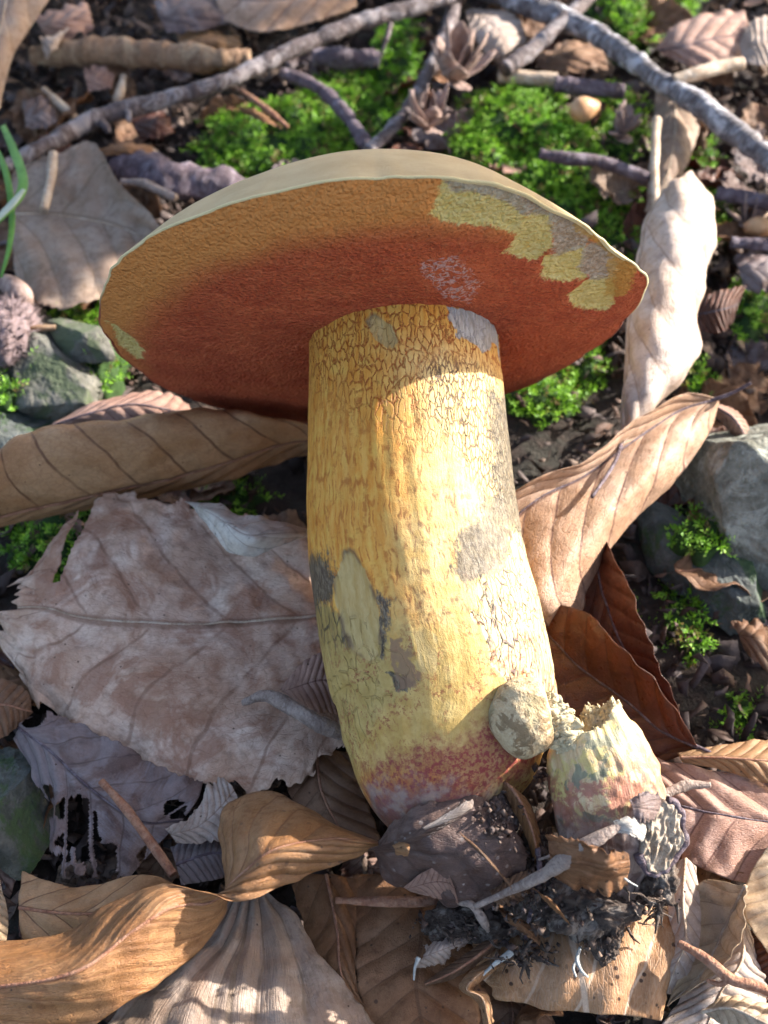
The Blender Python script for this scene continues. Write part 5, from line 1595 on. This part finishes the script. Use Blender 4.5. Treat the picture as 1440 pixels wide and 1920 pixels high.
leaf('leaf_strip', 'orange curled leaf strip hanging below the long brown strip', [
    [(935, 1790, .8), (940, 1798, .9), (945, 1806, .8)],
    [(885, 1820, .9), (895, 1830, 1.2), (905, 1838, .9)],
    [(862, 1852, .9), (875, 1855, 1.2), (886, 1856, .9)],
    [(895, 1880, .8), (905, 1872, 1.1), (915, 1865, .8)],
    [(908, 1930, .7), (918, 1925, .9), (926, 1915, .7)]], 'spot', rag=.08, rib=False)
for lab, mt_, rows in [
    ('brown leaf shred slanting across the wet dark leaf', 'brown', [[(860, 1560, 3.2), (866, 1566, 3.25), (872, 1574, 3.2)], [(905, 1598, 3.1), (912, 1606, 3.15), (918, 1618, 3.1)], [(950, 1650, 2.7), (956, 1658, 2.7), (960, 1668, 2.6)]]),
    ('tan leaf shred at the left end of the wet dark leaf', 'tan', [[(735, 1585, 2.75), (740, 1592, 2.8), (742, 1602, 2.7)], [(755, 1578, 2.85), (760, 1590, 2.9), (762, 1605, 2.8)], [(768, 1582, 2.85), (768, 1592, 2.9), (766, 1600, 2.85)]]),
    ('rusty leaf shred hanging under the forked grey root', 'gold', [[(1000, 1665, 2.5), (1008, 1672, 2.5), (1015, 1682, 2.4)], [(1035, 1690, 2.3), (1042, 1700, 2.35), (1046, 1712, 2.2)], [(1060, 1722, 2.0), (1066, 1728, 2.0), (1070, 1736, 1.9)]]),
    ('brown leaf shred sticking out below the soil crumbs', 'darkspot', [[(930, 1700, 1.6), (940, 1712, 1.7), (948, 1726, 1.6)], [(975, 1722, 1.6), (980, 1736, 1.7), (984, 1752, 1.6)], [(1010, 1755, 1.4), (1012, 1762, 1.4), (1012, 1772, 1.4)]])]:
    leaf('leaf_shred', lab, rows, mt_, rib=False, rag=.25, wilt=.07, veins=.8, pleat=0, nu=36, nv=20)
leaf('mycelium_patch', 'ragged white mycelium patch below the humus', [
    [(780, 1780, .9), (778, 1800, .9), (780, 1815, .8)],
    [(815, 1765, 1.), (818, 1785, 1.1), (822, 1808, .9)],
    [(850, 1755, 1.), (852, 1772, 1.1), (850, 1790, .9)],
    [(885, 1750, .9), (885, 1758, .9), (880, 1765, .9)]], 'white', cat='mycelium', rib=False, rag=.5, wilt=.08, nu=70, nv=50,
    holes=lambda S, T, A: fbm(A * 5, 45, 3) > .22)

def root_(label, pts, rp, mat, name='root', n=60, bump=.25, seed=1, cat='root', kids=()):
    P = px(*pts)
    o = tube(name, P, [pr(p, r) for p, r in zip(P, rp)], mat, None, n, 10, bump, 4., .08, seed)
    tag(o, label, cat)
    for kp, kr in kids:
        Q = px(*kp)
        tube('rootlet', Q, [pr(q, r) for q, r in zip(Q, kr)], mat, o, 24, 8, .25, 5., .05, seed + 3)
    return o

leaf('leaf_fragment', 'bluish grey leaf scrap plastered on the young mushroom above the wood chip', [
    [(1180, 1500, 3.5), (1186, 1515, 3.6), (1190, 1540, 3.5)],
    [(1205, 1486, 3.55), (1210, 1510, 3.6), (1208, 1545, 3.5)],
    [(1232, 1488, 3.3), (1238, 1510, 3.3), (1225, 1535, 3.3)]], 'plum', rib=False, rag=.3, wilt=.1, veins=.7, pleat=0)
leaf('leaf_fragment', 'dark brown leaf scrap wrapped round the lower young mushroom', [
    [(1030, 1560, 3.2), (1035, 1600, 3.0), (1040, 1640, 2.5)],
    [(1080, 1575, 3.45), (1085, 1620, 3.2), (1085, 1665, 2.6)],
    [(1140, 1590, 3.4), (1145, 1630, 3.1), (1140, 1670, 2.5)],
    [(1175, 1600, 3.1), (1180, 1625, 2.9), (1175, 1655, 2.4)]], 'darkspot', rib=False, rag=.35, wilt=.14, veins=.8, pleat=0)
leaf('leaf_fragment', 'pale brown leaf scrap on the young mushroom beside the wood chip', [
    [(1150, 1540, 3.55), (1152, 1548, 3.55), (1155, 1560, 3.5)],
    [(1180, 1532, 3.6), (1186, 1548, 3.6), (1190, 1570, 3.5)],
    [(1210, 1545, 3.45), (1212, 1560, 3.4), (1205, 1580, 3.3)]], 'cream', rib=False, rag=.35, wilt=.1, veins=.7, pleat=0)
root_('forked grey root running from the young mushroom to the torn scrap', [(1172, 1545, 3.5), (1125, 1570, 3.45), (1072, 1602, 3.2), (1020, 1640, 2.7), (960, 1668, 2.3), (890, 1700, 1.9)], [9, 13, 16, 13, 9, 5], BK['root'], kids=[(((1090, 1595, 3.25), (1050, 1600, 2.9), (1010, 1612, 2.6)), (6, 4, 2))])
root_('fuzzy dry root stub sticking out over the pinkish leaf', [(1215, 1505, 2.4), (1245, 1490, 2.4), (1285, 1474, 2.4), (1332, 1472, 2.4)], [10, 9, 10, 5], BK['root'], bump=.5)
root_('brown rootlet under the grey root', [(1135, 1618, 2.9), (1060, 1628, 2.8), (1010, 1648, 2.4)], [6, 6, 4], BK['brown'])
root_('purplish root strand hanging beside the orange sliver', [(1008, 1590, 2.4), (1012, 1640, 2.1), (1000, 1690, 1.7), (985, 1760, 1.2)], [5, 6, 6, 4], BK['dark'])
root_('pale twisted root below the wet dark leaf', [(860, 1690, 1.6), (885, 1698, 1.7), (905, 1725, 1.5), (915, 1745, 1.2)], [7, 9, 9, 6], BK['root'], bump=.4)
root_('thin white root thread on the young mushroom base', [(1155, 1632, 2.7), (1175, 1650, 2.6), (1195, 1662, 2.4)], [2, 2.5, 1.5], MYC, bump=.2)
root_('white mycelium thread hanging over the spotted leaf', [(1088, 1775, 1.5), (1082, 1800, 1.5), (1090, 1820, 1.5), (1102, 1832, 1.4)], [2.5, 4, 3, 2], MYC, 'mycelium_thread', cat='mycelium', kids=[(((1082, 1800, 1.5), (1075, 1815, 1.5), (1080, 1832, 1.5)), (3, 3, 2))])
root_('white mycelium strand at the edge of the mycelium patch', [(785, 1795, 1.1), (778, 1815, 1.), (776, 1838, .9)], [4, 3, 2], MYC, 'mycelium_thread', cat='mycelium')
root_('white mycelium cord on the dark humus fringe', [(960, 1785, 1.2), (930, 1805, 1.2), (905, 1828, 1.1)], [6, 5, 3], MYC, 'mycelium_thread', cat='mycelium', bump=.5)

def fibres():
    """matted black fibres round the humus"""
    r = random.Random(9)
    V, F = [], []
    spots = [(1095, 1670, 1.8, 95, 55), (1130, 1740, 1., 45, 50), (1215, 1680, 1.9, 50, 40), (1010, 1690, 1.6, 65, 60), (990, 1790, 1., 50, 25), (880, 1735, .8, 70, 35), (1240, 1690, 1.4, 35, 18)]
    for i in range(150):
        x, y, h, rx, ry = r.choice(spots)
        p = at(x + r.gauss(0, .5) * rx, y + r.gauss(0, .5) * ry, h + r.uniform(-.1, .5))
        d = np.array([r.gauss(0, 1), r.gauss(0, 1) - .5, r.gauss(0, .7)])
        d /= np.linalg.norm(d)
        w_ = r.uniform(.012, .055)
        ln = r.uniform(.15, .5)
        s_ = np.cross(d, [r.gauss(0, 1), r.gauss(0, 1), r.gauss(0, 1)])
        s_ /= np.linalg.norm(s_)
        t_ = np.cross(d, s_)
        pts = [p]
        for k in range(4):
            d = d + .6 * np.array([r.gauss(0, 1), r.gauss(0, 1), r.gauss(0, 1)]) * .6
            d /= np.linalg.norm(d)
            pts.append(pts[-1] + d * ln / 4)
        k0 = len(V)
        for k, q in enumerate(pts):
            ww = w_ * (1 - k / 5.5)
            V += [q + s_ * ww, q - s_ * ww * .6 + t_ * ww, q - s_ * ww * .6 - t_ * ww]
        for k in range(4):
            for j in range(3):
                F.append((k0 + k * 3 + j, k0 + k * 3 + (j + 1) % 3, k0 + k * 3 + 3 + (j + 1) % 3, k0 + k * 3 + 3 + j))
    o = mk('humus_fibres', V, F, HUMUS)
    tag(o, 'matted dark root fibres and humus shreds at the stem foot', 'fibres', kind='stuff')

fibres()

def crumbmat():
    m = M('litter crumbs')
    g = m.n('ShaderNodeNewGeometry').outputs['Random Per Island']
    rp = m.n('ShaderNodeValToRGB')
    el = rp.color_ramp.elements
    cols = [(.02, .013, .011), (.055, .03, .02), (.085, .048, .033), (.03, .019, .017), (.15, .10, .072), (.027, .017, .015), (.11, .08, .07)]
    el[0].color = (*cols[0], 1)
    el[1].color = (*cols[-1], 1)
    for i, c in enumerate(cols[1:-1]):
        e = el.new((i + 1) / (len(cols) - 1))
        e.color = (*c, 1)
    m.put(rp.inputs[0], g)
    P = m.cm()
    c = m.mix(m.mt('MULTIPLY', m.mr(m.noise(P, 8., 4), .45, .7), .5), rp.outputs[0], (.04, .025, .02))
    return m.done(c, .75, m.bump(m.noise(P, 14., 4), .03, .8), .3)

CRUMB = crumbmat()

def foot_crumbs():
    r = np.random.default_rng(19)
    spots = [(1095, 1672, 1.9, 100, 45, 260), (1130, 1750, 1.4, 35, 42, 110), (1220, 1665, 2., 45, 45, 130), (1000, 1670, 1.9, 60, 70, 200), (985, 1790, 1.1, 70, 25, 110), (880, 1732, 1.1, 85, 35, 180), (925, 1535, 2.9, 40, 40, 90), (1020, 1450, 2.6, 25, 25, 30), (1010, 1590, 2.2, 22, 40, 50)]
    V, F = [], []
    oc = np.array([(1, 0, 0), (-1, 0, 0), (0, 1, 0), (0, -1, 0), (0, 0, 1), (0, 0, -1)], float)
    of = [(0, 2, 4), (2, 1, 4), (1, 3, 4), (3, 0, 4), (2, 0, 5), (1, 2, 5), (3, 1, 5), (0, 3, 5)]
    for x, y, h, rx, ry, n in spots:
        for _ in range(n):
            p = at(x + r.normal(0, .5) * rx, y + r.normal(0, .5) * ry, h + r.uniform(-.25, .2))
            sz = r.gamma(2., .013) + .012
            q = oc * (sz * r.uniform(.4, 1.5, (1, 3))) + r.normal(0, sz * .25, (6, 3))
            k = len(V)
            V.extend(p + q)
            F.extend([tuple(k + i for i in f) for f in of])
    o = mk('humus_crumbs', V, F, CRUMB)
    tag(o, 'dark soil crumbs clinging round the stem foot and young mushroom', 'soil', kind='stuff')

foot_crumbs()

# ------------------------------------------------------------------ crumbs of litter (nobody could count them)
def crumbs():
    mat = CRUMB
    r = np.random.default_rng(5)
    n = 14000
    y = r.uniform(-90, 2000, n)
    y[: n // 2] = r.uniform(-90, 700, n // 2)
    x = r.uniform(-80, 1520, n)
    y[-4500:] = r.uniform(-200, 2250, 4500)
    x[-4500:] = r.uniform(-700, 2140, 4500)
    P0 = np.array([at(a, b, -.6) for a, b in zip(x, y)])
    z = gz(P0[:, 0], P0[:, 1]) + r.uniform(.02, .38, n)
    P0[:, 2] = z
    a = r.uniform(0, 6.28, n)
    tl = r.normal(0, .75, (n, 2))
    d = np.stack([np.cos(a), np.sin(a), tl[:, 0]], -1)
    s = np.stack([-np.sin(a), np.cos(a), tl[:, 1]], -1)
    ln = np.minimum(r.gamma(2.0, .075, n), .3)[:, None] + .05
    wd = ln * r.uniform(.12, .6, n)[:, None]
    up = np.array([0, 0, 1.]) * .25
    V = np.stack([P0 - d * ln - s * wd * .6, P0 - d * ln * .8 + s * wd, P0 + s * wd * 1.0 + up * ln * .5, P0 + d * ln + s * wd * .3, P0 + d * ln * .7 - s * wd, P0 - s * wd * 1.1 + up * ln * .3], 1)
    V = V + r.normal(0, 1, V.shape) * (.22 * ln)[:, None]
    b = np.arange(n)[:, None] * 6
    F = np.concatenate([b + np.array([[0, 1, 2, 5]]), b + np.array([[5, 2, 3, 4]])])
    o = mk('litter_crumbs', V.reshape(-1, 3), F, mat, smooth=False)
    md = o.modifiers.new('thickness', 'SOLIDIFY')
    md.thickness = .012 * CM
    tag(o, 'small brown crumbs of leaf and bark covering the soil', 'litter', kind='stuff')

crumbs()

# ------------------------------------------------------------------ unseen sapling added so that its leaves break up the sunlight
def build_sapling():
    S = np.array(SUN)
    foot = np.array([92., -22., -1.])
    root = empty('shade_sapling', foot, 'unseen beech sapling added with a crown shaped to dapple the sunlight', 'tree')
    tube('trunk', [foot, foot + (1, 2, 22), foot + (-2, 3, 48), foot + (0, 5, 80), foot + (2, 4, 110)], [1.3, 1.1, .9, .6, .25], BK['grey'], root, 60, 12, .1)
    lit = LIT
    r = random.Random(21)
    V, F, A = [], [], []
    tw = []
    def add(p, ln, wd, nrm):
        d = np.cross(nrm, [r.gauss(0, 1), r.gauss(0, 1), r.gauss(0, 1)])
        d /= np.linalg.norm(d)
        s_ = np.cross(nrm, d)
        k = len(V)
        for i, t in enumerate(np.linspace(0, 1, 7)):
            w_ = wd * math.sin(math.pi * min(.97, .06 + .92 * t)) ** .8
            for q in (-1, 0, 1):
                V.append(p + d * ln * (t - .5) + s_ * w_ * q + nrm * (.12 * w_ * abs(q) - .25 * ln * (t - .5) ** 2))
                A.append((t * 8 - abs(q) * 1.6, q, t))
        for i in range(6):
            for j in range(2):
                b = k + i * 3 + j
                F.append((b, b + 1, b + 4, b + 3))
        tw.append(p - d * ln * .5)
    tries = n = 0
    while n < 1150 and tries < 20000:
        tries += 1
        g = np.array([r.uniform(-40, 19), r.uniform(-18, 34), 1.0])
        if r.random() < .12:
            g = at(r.uniform(1170, 1480), r.uniform(1020, 1400), .2)  # extra leaves placed to shade the ground on the right
        dist = r.uniform(55, 95)
        p = g + S * dist
        ok = True
        for (c, rad) in lit:
            e = c - p
            e = e - (e @ S) * S
            if np.linalg.norm(e) < rad + 1.7:
                ok = False
                break
        if not ok:
            continue
        nrm = S + np.array([r.gauss(0, .35), r.gauss(0, .35), r.gauss(0, .35)])
        nrm /= np.linalg.norm(nrm)
        add(p, r.uniform(3.2, 5.2), r.uniform(.9, 1.5), nrm)
        n += 1
    m = M('living leaf')
    mat = m.done((.10, .20, .035), .45, None, .4, .3)
    o = mk('crown', V, F, mat, root, {'lf': np.array(A)})
    # limbs from the trunk into the crown
    tw = np.array(tw)
    for i in range(40):
        z = 26 + (i % 14) * 5.
        q = tw[np.argsort(np.abs(tw[:, 2] - z) + np.array([r.uniform(0, 30) for _ in tw]))[:1]][0]
        b = foot + np.array([0, 3, z - 6])
        mid_ = (b + q) / 2 + np.array([0, 0, 3])
        if any(np.linalg.norm((c - x_) - ((c - x_) @ S) * S) < rad + .8 for c, rad in lit for x_ in cr(np.array([b, mid_, q]), 40)):
            continue
        tube('limb', [b, mid_, q], [.45, .28, .08], BK['grey'], root, 24, 8, .1)

# gaps kept in the added crown for sun patches: (point, radius in cm)
LIT = [(at(*p), rad) for p, rad in [
    ((875, 760, 5.8), 1.5), ((895, 860, 5.3), 1.5), ((915, 960, 4.8), 1.4), ((950, 1080, 4.3), 1.3), ((985, 1190, 4.0), 1.1), ((1195, 1420, 3.6), .8),
    ((1160, 480, 7.5), .5),
    ((1260, 400, 3.), 2.6), ((1260, 480, 3.), 2.6), ((1250, 560, 3.), 2.6), ((1250, 620, 3.), 2.6), ((1240, 700, 2.6), 2.4),
    ((1150, 950, 2.), 2.6), ((1230, 860, 2.), 2.4), ((1060, 1060, 2.), 2.0), ((1400, 870, 1.), 1.8),
    ((1000, 250, .5), 3.6), ((940, 230, .5), 3.0), ((1060, 310, .5), 2.6), ((1340, 230, 1.5), 3.2), ((1420, 290, 1.5), 3.2), ((1250, 160, 1.5), 2.6), ((1420, 80, 1.), 3.0), ((1180, 40, .7), 2.5),
    ((1300, 1680, 1.), 1.9), ((1360, 1760, 1.), 1.9), ((1280, 1800, 1.), 1.6), ((1400, 1900, 1.), 1.9), ((1340, 1470, .8), 1.7), ((1420, 1430, 1.), 1.5), ((1220, 1850, 1.), 1.0),
    ((640, 1585, 2.3), .8), ((560, 1610, 2.3), .7), ((80, 1680, .9), .8), ((590, 1260, 1.3), .7), ((0, 1720, .9), 1.0), ((290, 745, 1.), .8), ((820, 1660, 2.1), .5), ((150, 1900, 2.), .8),
    ((720, 30, 1.4), 1.2), ((560, 90, 1.3), .9), ((800, 200, .8), .9), ((200, 560, .6), .8)]]
build_sapling()
